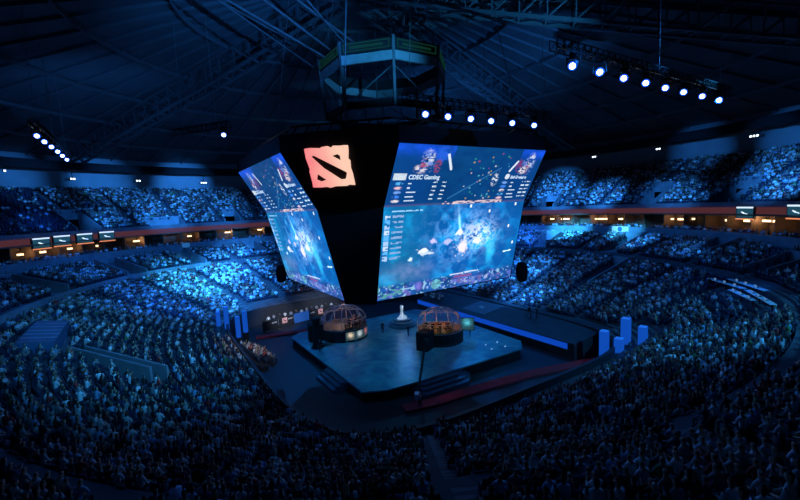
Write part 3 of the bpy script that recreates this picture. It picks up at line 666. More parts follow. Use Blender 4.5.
def body(name, seated=True, arms='lap', lean=0.):
    z0 = .50 if seated else .95; J = {}; Rr = {}
    J['pelvis'] = (0, 0, z0); J['waist'] = (lean*.3, 0, z0+.2); J['chest'] = (lean*.7, 0, z0+.4); J['neck'] = (lean+.02, 0, z0+.57); J['head'] = (lean+.05, 0, z0+.69); J['crown'] = (lean+.04, 0, z0+.78); J['nose'] = (lean+.15, 0, z0+.68)
    Rr.update(pelvis=(.15, .12), waist=(.13, .11), chest=(.155, .12), neck=.06, head=.09, crown=.07, nose=.02)
    E = [('pelvis', 'waist'), ('waist', 'chest'), ('chest', 'neck'), ('neck', 'head'), ('head', 'crown'), ('head', 'nose')]
    for s, n in ((1, 'l'), (-1, 'r')):
        sh = (lean*.9, s*.2, z0+.48); J['shoulder_'+n] = sh
        if arms == 'lap': el = (.08+lean, s*.25, z0+.24); wr = (.28, s*.12, z0+.14)
        elif arms == 'up': el = (.14+lean, s*.27, z0+.68); wr = (.16+lean, s*.20, z0+.93)
        elif arms == 'fold': el = (.16+lean, s*.24, z0+.28); wr = (.22+lean, -s*.02, z0+.30+.04*s)
        elif arms == 'phone': el = (.14+lean, s*.2, z0+.28); wr = (.34+lean, s*.05, z0+.42)
        else: el = (0, s*.27, z0+.2); wr = (.06, s*.28, z0-.04)
        J['elbow_'+n] = el; J['wrist_'+n] = wr
        d = np.array(wr)-np.array(el); d = d/np.linalg.norm(d); J['hand_'+n] = tuple(np.array(wr)+d*.07)
        Rr.update({'shoulder_'+n: .07, 'elbow_'+n: .047, 'wrist_'+n: .034, 'hand_'+n: .04})
        E += [('chest', 'shoulder_'+n), ('shoulder_'+n, 'elbow_'+n), ('elbow_'+n, 'wrist_'+n), ('wrist_'+n, 'hand_'+n)]
        for q in range(4):
            side = np.cross(d, (0, 0, 1)); side = side/(np.linalg.norm(side)+1e-9)
            J[f'finger{q}_'+n] = tuple(np.array(J['hand_'+n])+d*(.075-.008*abs(q-1))+side*(q-1.5)*.022); Rr[f'finger{q}_'+n] = .0095; E.append(('hand_'+n, f'finger{q}_'+n))
        J['thumb_'+n] = tuple(np.array(wr)+d*.06+np.array((0, -s*.06, .01))); Rr['thumb_'+n] = .011; E.append(('hand_'+n, 'thumb_'+n))
        J['hip_'+n] = (.02, s*.1, z0-.02)
        if seated: J['knee_'+n] = (.44, s*.13, z0+.0); J['ankle_'+n] = (.42, s*.12, .09); J['foot_'+n] = (.55, s*.13, .05)
        else: J['knee_'+n] = (.03, s*.11, .5); J['ankle_'+n] = (-.01, s*.11, .08); J['foot_'+n] = (.14, s*.13, .045)
        Rr.update({'hip_'+n: .10, 'knee_'+n: .065, 'ankle_'+n: .042, 'foot_'+n: .04})
        E += [('pelvis', 'hip_'+n), ('hip_'+n, 'knee_'+n), ('knee_'+n, 'ankle_'+n), ('ankle_'+n, 'foot_'+n)]
    return skin_person(name, J, E, Rr, mats_of)
POSES = [('with hands in the lap', body('seated_person', True, 'lap', 0.)), ('leaning forward', body('seated_person', True, 'lap', .14)), ('with both arms raised', body('seated_person', True, 'up', .02)),
         ('with folded arms', body('seated_person', True, 'fold', -.04)), ('holding both hands up', body('seated_person', True, 'phone', .04))]
STAND = body('standing_person', False, 'down'); STANDP = body('standing_person', False, 'phone')
def person(me, loc, yaw, col, label, group=None, s=1.):
    o = bpy.data.objects.new('person', me); C.objects.link(o); o.location = loc; o.rotation_euler = (0, 0, yaw); o.color = (*col, 1); o.scale = (s, s, s)
    return tag(o, label, 'person', group)

# seat map of both stands
def project(P):
    q = P-CAM; d = q@FWD; return 400+FPX*(q@RGT)/d, 250-FPX*(q@UPV)/d, d
TARP = (-38.7, 8.2, 2.8, 9.5)         # covered seat block at left: centre x, y and size
def excluded(kind, x, y, az, t):
    if kind == 'low':
        if abs(x-TARP[0]) < TARP[2]/2+.4 and abs(y-TARP[1]) < TARP[3]/2+.3: return True
        r = np.array([x, y])-RA0; u_, v_ = r@_d, r@_n
        if -.4 < u_ < 13.4 and -.5 < v_ < 2.2: return True
        if x > 13.5 and x < 22.5 and -19 < y < 17: return True
        if -112 < az < -45 and t < .13: return True
        if t > .955: return True
        if y > 21 and -16 < x < 8 and t < .10: return True
        if -62 < az < -45 and .49 < t < .62: return True
        if 13.8 < x < 22.4 and -26.2 < y < -18: return True
        if -21.5 < x < -16 and 13.2 < y < 23: return True
    return False
seats = []   # x, y, z, yaw, kind
for kind, f, NR, a0, a1, vl in (('low', low, NRL, -180, 180, VOML), ('up', up, NRU, -62, 176, VOMU)):
    for i in range(NR):
        t = (i+.55)/NR; z = f(0, (i+.5)/NR)[2]
        if kind == 'low' and abs(t-TA-.01) < .03: continue
        a = a0
        while a < a1:
            p = f(rad(a), t); p2 = f(rad(a+.2), t); ds = math.hypot(*(p2-p)[:2])/.2; R = math.hypot(p[0]-OC[0], p[1]-OC[1])
            a += .60/ds
            if kind == 'low' and any(dang(a, q)*PI/180*R < .85 for q in AISLES): continue
            if kind == 'up' and abs(((a+3) % 9)-4.5)*PI/180*R < .7: continue
            if in_vom(a, t, R, vl, .5) or excluded(kind, p[0], p[1], a, t): continue
            P = np.array([p[0], p[1], z]); X, Y, D = project(P+np.array([0, 0, .8]))
            if D < 6 or not (-150 < X < 950 and -60 < Y < 620): continue
            yaw = math.atan2((4 if kind == 'low' else 8)-p[1], 0-p[0])
            jx, jy = random.uniform(-.13, .13), random.uniform(-.13, .13)
            seats.append((p[0]+jx, p[1]+jy, z, yaw, 0 if kind == 'low' else 1, a, t, X, Y, D))
for R, z in ((58.6, 12.8), (60., 12.8)):      # people in the front of the suites
    a = -50.
    while a < 170:
        a += .75/R*180/PI*random.uniform(.9, 1.5)
        p = outer(rad(a), R); X, Y, D = project(np.array([*p, z+.8]))
        if D > 6 and -150 < X < 950: seats.append((p[0], p[1], z, rad(a)+PI, 2, a, .5, X, Y, D))
seats = np.array(seats); N = len(seats)
azs, ts, kd = seats[:, 5], seats[:, 6], seats[:, 4].astype(int)
occ = rng.random(N) < .94
occ &= ~((kd == 1) & (azs > 128) & (rng.random(N) < .75))        # thin crowd in the far left upper seats
occ &= ~((kd == 0) & (azs > -66) & (azs < -40) & (ts > .40) & (rng.random(N) < .75))
occ &= ~((kd == 2) & (rng.random(N) < .12))
inframe = (seats[:, 7] > 3) & (seats[:, 7] < 797) & (seats[:, 8] > 4) & (seats[:, 8] < 492)
PAL = [('white', (.72, .73, .75)), ('pale grey', (.42, .43, .45)), ('light blue', (.25, .42, .62)), ('grey', (.16, .17, .18)), ('black', (.015, .015, .018)), ('navy', (.02, .03, .09)), ('red', (.4, .03, .03)), ('green', (.06, .2, .08)), ('tan', (.4, .3, .18))]
PW = np.array([.20, .10, .11, .14, .26, .12, .03, .02, .02]); PW /= PW.sum()
shirt = rng.choice(len(PAL), N, p=PW); pose = rng.choice(5, N, p=[.4, .2, .1, .15, .15])
order = np.argsort(seats[:, 9] + 1e6*(~(occ & inframe)) + 1e6*(kd != 0)); IND = set(order[:300].tolist())
emp = np.argsort(seats[:, 9] + 1e6*(occ | ~inframe) + 1e6*(kd == 2)); EMPT = [int(i) for i in emp[:300] if not occ[i] and inframe[i] and kd[i] != 2]
def sect(i):
    a = azs[i] if azs[i] <= 180 else azs[i]-360
    if kd[i] == 1: return 'the upper stand on the left' if a > 60 else 'the upper stand on the right'
    if -95 < a < -30: return 'the near right stand'
    if a <= -95 and a > -128: return 'the stand nearest the camera'
    return 'the near left stand'
for i in IND:
    x, y, z, yaw = seats[i, :4]
    person(POSES[pose[i]][1], (x, y, z), yaw+random.uniform(-.25, .25), PAL[shirt[i]][1], 'spectator in %s top, %s, in %s' % (PAL[shirt[i]][0], POSES[pose[i]][0], sect(i)),
           'spectators %s in %s tops in %s' % (POSES[pose[i]][0], PAL[shirt[i]][0], sect(i)), random.uniform(.93, 1.06))
# crowd: everyone further away, one mesh
def template():
    vs, fs, part = [], [], []
    def rings(rs, n, pt, c=(0, 0)):
        o = len(vs)
        for cx, z, ax, ay in rs:
            for k in range(n): a = 2*PI*k/n; vs.append((c[0]+cx+ax*math.cos(a), c[1]+ay*math.sin(a), z))
        for i in range(len(rs)-1):
            for k in range(n):
                fs.append((o+i*n+k, o+i*n+(k+1) % n, o+(i+1)*n+(k+1) % n, o+(i+1)*n+k))
                part.append(pt[i] if not (pt[i] == 1 and k in (2, 3)) else 2)
    rings([(0, .40, .13, .19), (.02, .62, .13, .17), (.03, .86, .13, .22), (.03, 1.0, .10, .20), (.05, 1.06, .05, .06), (.05, 1.10, .07, .06), (.06, 1.2, .10, .085), (.05, 1.29, .09, .08), (.04, 1.35, .03, .03)], 6, [0, 0, 0, 0, 1, 1, 1, 2])
    for s in (-1, 1):
        o = len(vs)
        for p, w_ in (((.0, s*.1, .47), .08), ((.46, s*.13, .50), .065), ((.45, s*.12, .06), .05)):
            for dx, dy in ((-1, -1), (1, -1), (1, 1), (-1, 1)): vs.append((p[0]+dx*w_, p[1]+dy*w_, p[2]+dx*w_*.8))
        for i in range(2):
            for k in range(4): fs.append((o+i*4+k, o+i*4+(k+1) % 4, o+(i+1)*4+(k+1) % 4, o+(i+1)*4+k)); part.append(3)
        o = len(vs)
        for p, w_ in (((.03, s*.22, .96), .06), ((.12, s*.27, .72), .05), ((.32, s*.1, .64), .04)):
            for dx, dy in ((-1, -1), (1, -1), (1, 1), (-1, 1)): vs.append((p[0]+dx*w_, p[1]+dy*w_, p[2]+dx*w_*.8))
        for i in range(2):
            for k in range(4): fs.append((o+i*4+k, o+i*4+(k+1) % 4, o+(i+1)*4+(k+1) % 4, o+(i+1)*4+k)); part.append(0 if i == 0 else 4)
        fs.append((o+8, o+9, o+10, o+11)); part.append(4)
    return np.array(vs), np.array(fs), np.array(part)
def mass_mesh(name, tv, tf, P, yaw, sc, facecol, matl):
    n, V, F = len(P), len(tv), len(tf); c, s = np.cos(yaw)[:, None], np.sin(yaw)[:, None]
    X = tv[None, :, 0]*sc[:, None]; Y = tv[None, :, 1]*sc[:, None]; Zz = tv[None, :, 2]*sc[:, None]
    co_ = np.stack([X*c-Y*s+P[:, :1], X*s+Y*c+P[:, 1:2], Zz+P[:, 2:3]], -1).reshape(-1, 3).astype(np.float32)
    idx = (tf[None]+(np.arange(n)*V)[:, None, None]).reshape(-1, 4).astype(np.int32)
    me = bpy.data.meshes.new(name); me.vertices.add(len(co_)); me.vertices.foreach_set('co', co_.ravel()); me.loops.add(idx.size); me.loops.foreach_set('vertex_index', idx.ravel())
    me.polygons.add(len(idx)); me.polygons.foreach_set('loop_start', np.arange(len(idx), dtype=np.int32)*4); me.update(calc_edges=True)
    if facecol is not None:
        a = me.attributes.new('tint', 'FLOAT_COLOR', 'FACE'); a.data.foreach_set('color', facecol.astype(np.float32).ravel())
    me.materials.append(matl); return me
tv, tf, tp_ = template()
sel = np.array([i for i in range(N) if occ[i] and i not in IND])
SH = np.array([c for _, c in PAL]); SKN = np.array([(.5, .32, .23), (.42, .25, .17), (.25, .14, .09), (.12, .07, .05)]); HR = np.array([(.015, .012, .01), (.05, .03, .015), (.2, .13, .06), (.5, .5, .5)])
n = len(sel); base = SH[shirt[sel]]*(.7+.6*rng.random((n, 1))); sk = SKN[rng.choice(4, n, p=[.4, .35, .15, .1])]; hr = HR[rng.choice(4, n, p=[.5, .3, .13, .07])]; tr_ = np.array([(.02, .025, .05)])*(.5+rng.random((n, 1)))
pal5 = np.stack([base, sk, hr, tr_, sk], 1)               # n x 5 x 3
fc = pal5[:, tp_, :]; fc = np.concatenate([fc, np.ones((*fc.shape[:2], 1))], -1).reshape(-1, 4)
crowd = link('crowd', mass_mesh('crowd', tv, tf, seats[sel, :3]+np.array([0, 0, .02]), seats[sel, 3]+rng.normal(0, .3, n), rng.uniform(.88, 1.12, n), fc, attr_mat('crowd_cloth', 'tint')))
tag(crowd, 'thousands of small seated spectators filling the far stands', 'crowd', kind='stuff')
# seats
def seat_template():
    mb = MB(); mb.box((.02, 0, .40), (.44, .48, .07)); mb.hexa([(-.22, -.24, .42), (-.16, -.24, .42), (-.16, .24, .42), (-.22, .24, .42), (-.30, -.22, .86), (-.25, -.22, .86), (-.25, .22, .86), (-.30, .22, .86)])
    for s in (-1, 1): mb.box((-.02, s*.26, .30), (.3, .04, .6))
    return mb
smb = seat_template(); stv, stf = np.array(smb.v), np.array(smb.f); sme = smb.mesh('arena_seat', M['seat'])
for i in EMPT:
    o = bpy.data.objects.new('arena_seat', sme); C.objects.link(o); o.location = seats[i, :3]; o.rotation_euler = (0, 0, seats[i, 3])
    tag(o, 'empty dark blue plastic seat in ' + sect(i), 'seat', 'empty seats in ' + sect(i))
es = set(EMPT); rest = np.array([i for i in range(N) if i not in es and kd[i] != 2])
o = link('arena_seating', mass_mesh('arena_seating', stv, stf, seats[rest, :3], seats[rest, 3], np.ones(len(rest)), None, M['seat']))
tag(o, 'rows of dark blue plastic seats under the crowd', 'seats', kind='stuff')

# ------------------------------------------------------------------ stage
ST = thing('stage_platform', 'broad square stage with icy blue printed floor below the screens', 'stage', (0, 0, 0))
SP = [(-11.6, -11.4), (-9.2, -12.6), (-5.6, -12.9), (10.6, -13.0), (12.6, -11), (13.2, 9.5), (11.6, 12.6), (-10, 13), (-11.7, 11.6)]
MB().prism(SP, 1.02, 1.2).build('deck', M['stage'], ST)
MB().prism([(x*.985, y*.985) for x, y in SP], 0, 1.02).build('skirt', M['black'], ST)
BLUEPAN = mat('stage_step', (.03, .09, .13), .4)
for k in range(3):   # steps down the near edge
    MB().prism([(-6.2-.2*k, -12.7), (-5.2-.3*k, -13.5-.55*k), (-.6+.3*k, -13.6-.55*k), (.8+.5*k, -12.8)], .0, .92-.28*k).build('step', BLUEPAN, ST)
for k in range(3):
    MB().prism([(-11.4, -8+.3*k), (-12.2-.5*k, -7.4), (-12.2-.5*k, -2.6), (-11.4, -2-.3*k)], .0, .92-.28*k).build('step', BLUEPAN, ST)
mb = MB()
for x, y in ((7.4, -10.8), (9.4, -11.2), (7.9, -9.2), (9.8, -9.4)): mb.lathe([(.1, 0), (.1, .05)], 8, (x, y, 1.2))
mb.build('floor_light', mat('floor_light', (.6, .8, .9), .4, emit=(.4, .6, .7), es=.8), ST)
# trophy on its plinth
PL = thing('round_plinth', 'low round stepped plinth in the middle of the stage under the trophy', 'plinth', (4.3, 5.6, 1.2))
for k, (r_, z0, z1) in enumerate(((2.2, 0, .4), (1.8, .4, .8), (1.4, .8, 1.15))): MB().lathe([(r_, z0), (r_, z1)], 24).build('tier', mat('plinth_tier', (.1, .2, .26), .5), PL)
TPZ = 2.35
T = thing('trophy', 'white glowing trophy sculpture standing on the round plinth', 'trophy', (4.3, 5.6, TPZ)); T.scale = (.8, .8, .72)
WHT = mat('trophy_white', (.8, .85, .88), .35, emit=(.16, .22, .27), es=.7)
MB().lathe([(1.05, 0), (1.0, .15), (.75, .25), (.6, .55), (.45, .8)], 14).build('rock_base', WHT, T)
MB().lathe([(.42, .7), (.3, 1.2), (.24, 1.7), (.34, 2.05), (.2, 2.35), (.1, 2.5)], 10).build('figure', WHT, T, smooth=True)
mb = MB(); mb.hexa([(.2, -.15, .3), (1.0, -.25, .2), (1.0, .25, .2), (.2, .15, .3), (.3, -.1, .75), (.85, -.12, .55), (.85, .12, .55), (.3, .1, .75)]); mb.lathe([(.3, 2.4), (.36, 2.65), (.2, 2.95)], 10); mb.build('shield', WHT, T)
point((4.3, 4.2, 5.2), 60, (.8, .9, 1)); point((3.2, 4.6, 3.4), 12, (.8, .9, 1))

# player booths: dark base with picture panels, glass wall and ribbed glass dome
def pics(seed, nx=26, ny=30):
    def fn(x, y):
        n = fbm(x, y, 5, seed)[..., None]; im = L3(30, 60, 70)*(.4+n)
        k = np.exp(-(((x-.5)/.25)**2+((y-.35)/.3)**2))[..., None]; im = im*(1-k)+L3(*[(200, 215, 220), (110, 205, 205), (190, 90, 90), (220, 200, 170), (80, 180, 200)][seed % 5])*k*(.3+vnoise(x, y, 14, seed+3)[..., None])
        return im*1.3
    return fn
def booth(label, loc, panels, warm, warm_p, side, R=3.3, faces_az=(0,)):
    t = thing('player_booth', label, 'booth', (*loc, 1.2))
    MB().lathe([(R+.15, 0), (R+.15, .2), (R, .3), (R, 1.55), (R-.1, 1.6)], 24).build('base', M['black'], t)
    MB().lathe([(R-.35, 1.62), (R-.35, 1.66)], 24).build('booth_floor', M['wood'], t)
    n = 24; g_ = MB(); prof = [(R-.06, 1.6), (R-.06, 2.9), (R-.5, 3.7), (R-1.5, 4.35), (.3, 4.6)]
    vs = []; fs = []
    for rr, z in prof:
        for k in range(n): vs.append((rr*math.cos(2*PI*k/n), rr*math.sin(2*PI*k/n), z))
    for i in range(len(prof)-1):
        for k in range(n): fs.append((i*n+k, i*n+(k+1) % n, (i+1)*n+(k+1) % n, (i+1)*n+k))
    g_.add(vs, fs); g_.build('glass_dome', M['glass'], t)
    for k in range(12):
        a = 2*PI*k/12; mb = MB()
        for i in range(len(prof)-1): mb.bar((prof[i][0]*math.cos(a), prof[i][0]*math.sin(a), prof[i][1]), (prof[i+1][0]*math.cos(a), prof[i+1][0]*math.sin(a), prof[i+1][1]), .09)
        mb.build('dome_rib', M['steel'], t)
    mb = MB()
    for z, rr in ((2.9, R-.05), (1.62, R-.03)):
        for k in range(n): mb.bar((rr*math.cos(2*PI*k/n), rr*math.sin(2*PI*k/n), z), (rr*math.cos(2*PI*(k+1)/n), rr*math.sin(2*PI*(k+1)/n), z), .1)
    mb.build('ring_rail', M['steel'], t)
    for i, az in enumerate(panels):
        a = rad(az); e = np.array([math.cos(a), math.sin(a)]); tg = np.array([-e[1], e[0]]); c = e*(R+.07); h_ = .72
        q = screen_mesh('picture_panel', (*(c+tg*-h_), 1.42), (*(c+tg*h_), 1.42), (*(c+tg*h_), .12), (*(c-tg*h_), .12), 26, 30, pics(200+i*7+int(loc[0])))
        o = link('picture_panel', q, t)
        o2 = MB().hexa([(*(c-tg*h_-e*.02), .1), (*(c+tg*h_-e*.02), .1), (*(c+tg*h_-e*.12), .1), (*(c-tg*h_-e*.12), .1), (*(c-tg*h_-e*.02), 1.44), (*(c+tg*h_-e*.02), 1.44), (*(c+tg*h_-e*.12), 1.44), (*(c-tg*h_-e*.12), 1.44)]).build('panel_case', M['blackmetal'], o)
    # entry porch
    a = rad(side); e = np.array([math.cos(a), math.sin(a)]); c = e*(R+1.0)
    MB().box((c[0], c[1], 1.2), (2.0, 1.6, 2.4), a).build('entry_porch', M['black'], t)
    point((loc[0], loc[1], 1.2+3.9), warm_p, warm)
    return t
booth('round glass player booth at the left of the stage with picture panels round its base', (-5.0, 7.0), (-75, -50, -25, 0, -100), (1, .6, .45), 700, 170)
booth('round glass player booth at the right of the stage glowing orange inside', (4.6, -3.6), (200, 335, 352, 10), (1, .42, .16), 1700, 205, 3.1)
SCR_W = mat('monitor_glow', (.02, .03, .05), .4, emit=(.1, .25, .5), es=.8)
SCR_O = mat('monitor_warm', (.05, .03, .02), .4, emit=(.5, .16, .05), es=.7)
def desk_set(cx, cy, R, az0, az1, nm, scr, cols):
    t = thing('player_desk', 'curved black desk inside the %s player booth' % nm, 'desk', (cx, cy, 2.86))
    n = 12; mb = MB(); A_ = [rad(az0+(az1-az0)*k/n) for k in range(n+1)]
    for k in range(n):
        p = [(r_*math.cos(a), r_*math.sin(a)) for r_, a in ((R, A_[k]), (R, A_[k+1]), (R-.7, A_[k+1]), (R-.7, A_[k]))]
        mb.hexa([(*q, .68) for q in p]+[(*q, .74) for q in p])
    mb.build('desk_top', M['wood'], t)
    for k in (0, 6, 12): MB().bar(((R-.35)*math.cos(A_[k]), (R-.35)*math.sin(A_[k]), 0), ((R-.35)*math.cos(A_[k]), (R-.35)*math.sin(A_[k]), .68), .07).build('leg', M['blackmetal'], t)
    for i in range(5):
        a = rad(az0+(az1-az0)*(i+.5)/5); e = np.array([math.cos(a), math.sin(a)]); p = np.array([cx, cy])+e*(R-.3)
        w_ = thing('computer_monitor', 'computer monitor on the curved desk of the %s booth, %s along it' % (nm, ORD[i]), 'monitor', (*p, 3.60), a, 'monitors in the booths')
        MB().box((0, 0, .33), (.05, .55, .34)).build('case', M['blackmetal'], w_); MB().box((-.03, 0, .33), (.02, .5, .29)).build('display', scr, w_); MB().box((0, 0, .08), (.18, .24, .16)).build('stand', M['blackmetal'], w_)
        q = np.array([cx, cy])+e*(R-1.25)
        person(POSES[0][1], (*q, 2.86), a, cols[i], 'player at the curved desk in the %s booth, %s along it' % (nm, ORD[i]), 'players in the booths', .95)
        s_ = bpy.data.objects.new('gaming_chair', sme); C.objects.link(s_); s_.location = (*q, 2.86); s_.rotation_euler = (0, 0, a); tag(s_, 'chair under the %s player in the %s booth' % (ORD[i], nm), 'chair', 'chairs in the booths')
q = screen_mesh('side_screen', (-.95, 0, 1.7), (.95, 0, 1.7), (.95, 0, 0), (-.95, 0, 0), 26, 30, pics(204)); bt_ = bpy.data.objects['player_booth.001']
o = link('side_screen', q, bt_); o.location = (3.3, -2.0, 1.15); o.rotation_euler = (0, 0, rad(-38))
MB().box((0, .08, .85), (2.0, .12, 1.8)).build('screen_case', M['blackmetal'], o)
desk_set(-5.0, 7.0, 2.75, -110, 10, 'left', SCR_W, [(.6, .5, .5), (.4, .1, .08), (.5, .3, .25), (.5, .2, .15), (.3, .25, .3)])
desk_set(4.6, -3.6, 2.55, -190, -60, 'right', SCR_O, [(.6, .6, .62), (.5, .15, .05), (.55, .25, .1), (.6, .3, .12), (.4, .5, .6)])
# people on the stage, camera crane
person(STAND, (-10.6, 2.7, 1.2), -1.2, (.02, .02, .025), 'person in dark clothes standing at the left edge of the stage')
person(STAND, (-.1, 4.2, 1.2), -1.9, (.02, .02, .03), 'person in dark clothes standing left of the trophy plinth')
person(STANDP, (2.0, .4, 1.2), 2.4, (.03, .03, .04), 'person in dark clothes standing in front of the trophy plinth')
person(STANDP, (8.6, -5.4, 1.2), 2.6, (.3, .4, .45), 'person in a grey top standing right of the right booth')
t = thing('banner_pylon', 'tall dark pylon standing at the left edge of the stage', 'pylon', (-10.2, 4.6, 1.2)); MB().lathe([(.75, 0), (.7, .2), (.42, 2.8), (.6, 4.0), (.55, 4.2)], 10).build('body', M['black'], t); MB().lathe([(.9, 0), (.9, .12)], 12).build('foot_plate', M['blackmetal'], t)
t = thing('camera_crane', 'long thin camera crane reaching from the floor up towards the right booth', 'camera crane', (-6.6, -14.6, 0))
MB().lathe([(.7, 0), (.7, .1), (.12, .2), (.12, 1.5), (.2, 1.6)], 12).build('pedestal', M['blackmetal'], t)
MB().bar((-.9, -.9, 1.2), (5.4, 6.2, 3.6), .24).build('arm', M['blackmetal'], t)
MB().box((-1.0, -1.0, 1.2), (.7, .5, .6), .8).build('counterweight', mat('weight_white', (.6, .62, .65), .5), t)
cm = MB().box((5.5, 6.3, 3.5), (.7, .35, .4), .8).build('camera_head', M['blackmetal'], t); MB().bar((5.8, 6.6, 3.5), (6.1, 6.9, 3.45), .2, n=10).build('camera_lens', M['blackmetal'], cm)
person(STANDP, (-7.6, -16.0, 0), .8, (.5, .52, .55), 'camera operator in a pale top standing behind the crane on the dark floor')

# red walkways round the stage
def path_mesh(pts, wd, h):
    mb = MB()
    for (a, b) in zip(pts[:-1], pts[1:]):
        a, b = np.array(a), np.array(b); d = (b-a)/np.linalg.norm(b-a); n_ = np.array([-d[1], d[0]])*wd/2
        mb.hexa([(*(a-n_), 0), (*(b-n_), 0), (*(b+n_), 0), (*(a+n_), 0), (*(a-n_), h), (*(b-n_), h), (*(b+n_), h), (*(a+n_), h)])
    return mb
tag(path_mesh([(-9, -15.2), (-5.6, -16.0), (-2, -16.2), (6.7, -17.2), (18.2, -20.0)], 1.5, .25).build('red_carpet', M['redcarpet']), 'dark red carpet strip curving along the near right side of the stage', 'carpet')
tag(path_mesh([(-15.2, 18.6), (-9, 17.0), (-3.5, 16.6)], 1.4, .25).build('red_carpet', M['redcarpet']), 'dark red carpet strip between the left booth and the far banners', 'carpet')
for p in ((-4, -16.2), (3, -16.9), (9, -17.6), (14.5, -19), (-12, 18.2), (-6, 17)): point((p[0], p[1], 1.7), 2.5, (1, .03, .06))

# LED columns
for i, (x, y, zb, h, wd) in enumerate([(-20.2, 21.2, 2.0, 2.7, .5), (-19.2, 19.8, 2.0, 3.6, .55), (-18.5, 14.6, 1.9, 3.1, .52), (-17.1, 16.6, 1.9, 3.3, .55), (15.6, -20.9, 1., 3.3, .85), (15.7, -22.6, 1., 2.8, .85), (18.4, -21.9, 1., 4.5, .9), (16.7, -24.7, 2.6, 2.85, .78)]):
    lb = ['short outer blue glowing column at the left edge of the floor', 'tallest blue glowing column at the left edge of the floor', 'blue glowing column at the left nearest the warm-lit spectators', 'blue glowing column at the left nearest the stage',
          'leftmost of four blue glowing columns at the right of the floor', 'short blue glowing column standing before the tallest one at right', 'tallest blue glowing column at the right of the floor', 'rightmost of four blue glowing columns at the right of the floor'][i]
    t = thing('light_column', lb, 'light column', (x, y, 0), rad(12), 'blue light columns')
    MB().box((0, 0, zb/2), (wd*1.1, wd*1.1, zb)).build('riser', M['black'], t)
    MB().box((0, 0, zb+h/2), (wd, wd, h)).build('light_tube', M['column'], t); MB().box((0, 0, zb+h+.04), (wd*.9, wd*.9, .08)).build('cap', mat('column_cap', (.1, .2, .5), .5, emit=(.008, .1, .5), es=1.), t)
    point((x-1.1, y-1.1, zb+h*.6), 5, (.01, .12, 1.))

# dark bleacher deck with a blue light strip at the right of the stage
t = thing('bleacher_deck', 'dark sloping deck with a blue light strip along its front, right of the stage', 'deck', (14.7, 0, 0))
MB().hexa([(0, -17.6, 0), (7.2, -18, 0), (7.2, 16.5, 0), (0, 16.2, 0), (0, -17.6, 2.0), (7.2, -18, 2.9), (7.2, 16.5, 2.9), (0, 16.2, 2.0)]).build('deck_top', mat('deck_black', (.025, .03, .036), .6, var=.3, scale=.8), t)
mb = MB()
for k in range(17): mb.box((-.06, -16.6+k*1.93+.9, 1.5), (.1, 1.86, .74))
mb.build('light_strip', M['strip'], t)
MB().hexa([(1.0, -.8, 2.14), (5.5, -.8, 2.7), (5.5, 4.6, 2.7), (1.0, 4.6, 2.14), (1.0, -.8, 2.2), (5.5, -.8, 2.76), (5.5, 4.6, 2.76), (1.0, 4.6, 2.2)]).build('printed_sheet', mat('printed_sheet', (.09, .15, .19), .6), t)
mb = MB(); mb.hexa([(2.8, 1.4, 2.43), (3.5, 1.6, 2.52), (3.7, 2.6, 2.54), (3.0, 2.6, 2.46), (2.8, 1.4, 2.45), (3.5, 1.6, 2.54), (3.7, 2.6, 2.56), (3.0, 2.6, 2.48)]); mb.build('sheet_mark', mat('sheet_mark', (.35, .42, .46), .6), t)
t = thing('broadcast_camera', 'black broadcast camera on a tripod standing on the dark deck', 'camera', (18.6, -7.4, 2.45))
for k in range(3): MB().bar((.55*math.cos(k*2.1), .55*math.sin(k*2.1), 0), (0, 0, 1.2), .07).build('leg', M['blackmetal'], t)
bd = MB().box((0, 0, 1.45), (.9, .4, .5), .7).build('camera_body', M['blackmetal'], t); MB().bar((.35, .3, 1.45), (.75, .65, 1.45), .3, n=10).build('camera_lens', M['blackmetal'], bd)
person(STANDP, (19.3, -8.2, 2.5), 2.4, (.015, .015, .02), 'camera operator in black standing on the dark deck beside the broadcast camera')
# white-lit group at the far end of the deck
for i in range(11):
    person(POSES[i % 5][1], (15.6+(i % 2)*1.1, 13.6-i*.42+1.2, 2.12+(i % 2)*.14), 3.6+random.uniform(-.4, .4), [(.8, .8, .82), (.6, .6, .62), (.1, .1, .12)][i % 3], 'person at far end of deck %s,' % ['in a white top', 'in a pale grey top', 'in a dark top'][i % 3] + ' ' + POSES[i % 5][0], 'people at the far end of the deck ' + '%d' % (i % 3) + POSES[i % 5][0])
spot((10, 6, 20), (16, 12.5, 2.5), 2600, 22, (.8, .88, 1))

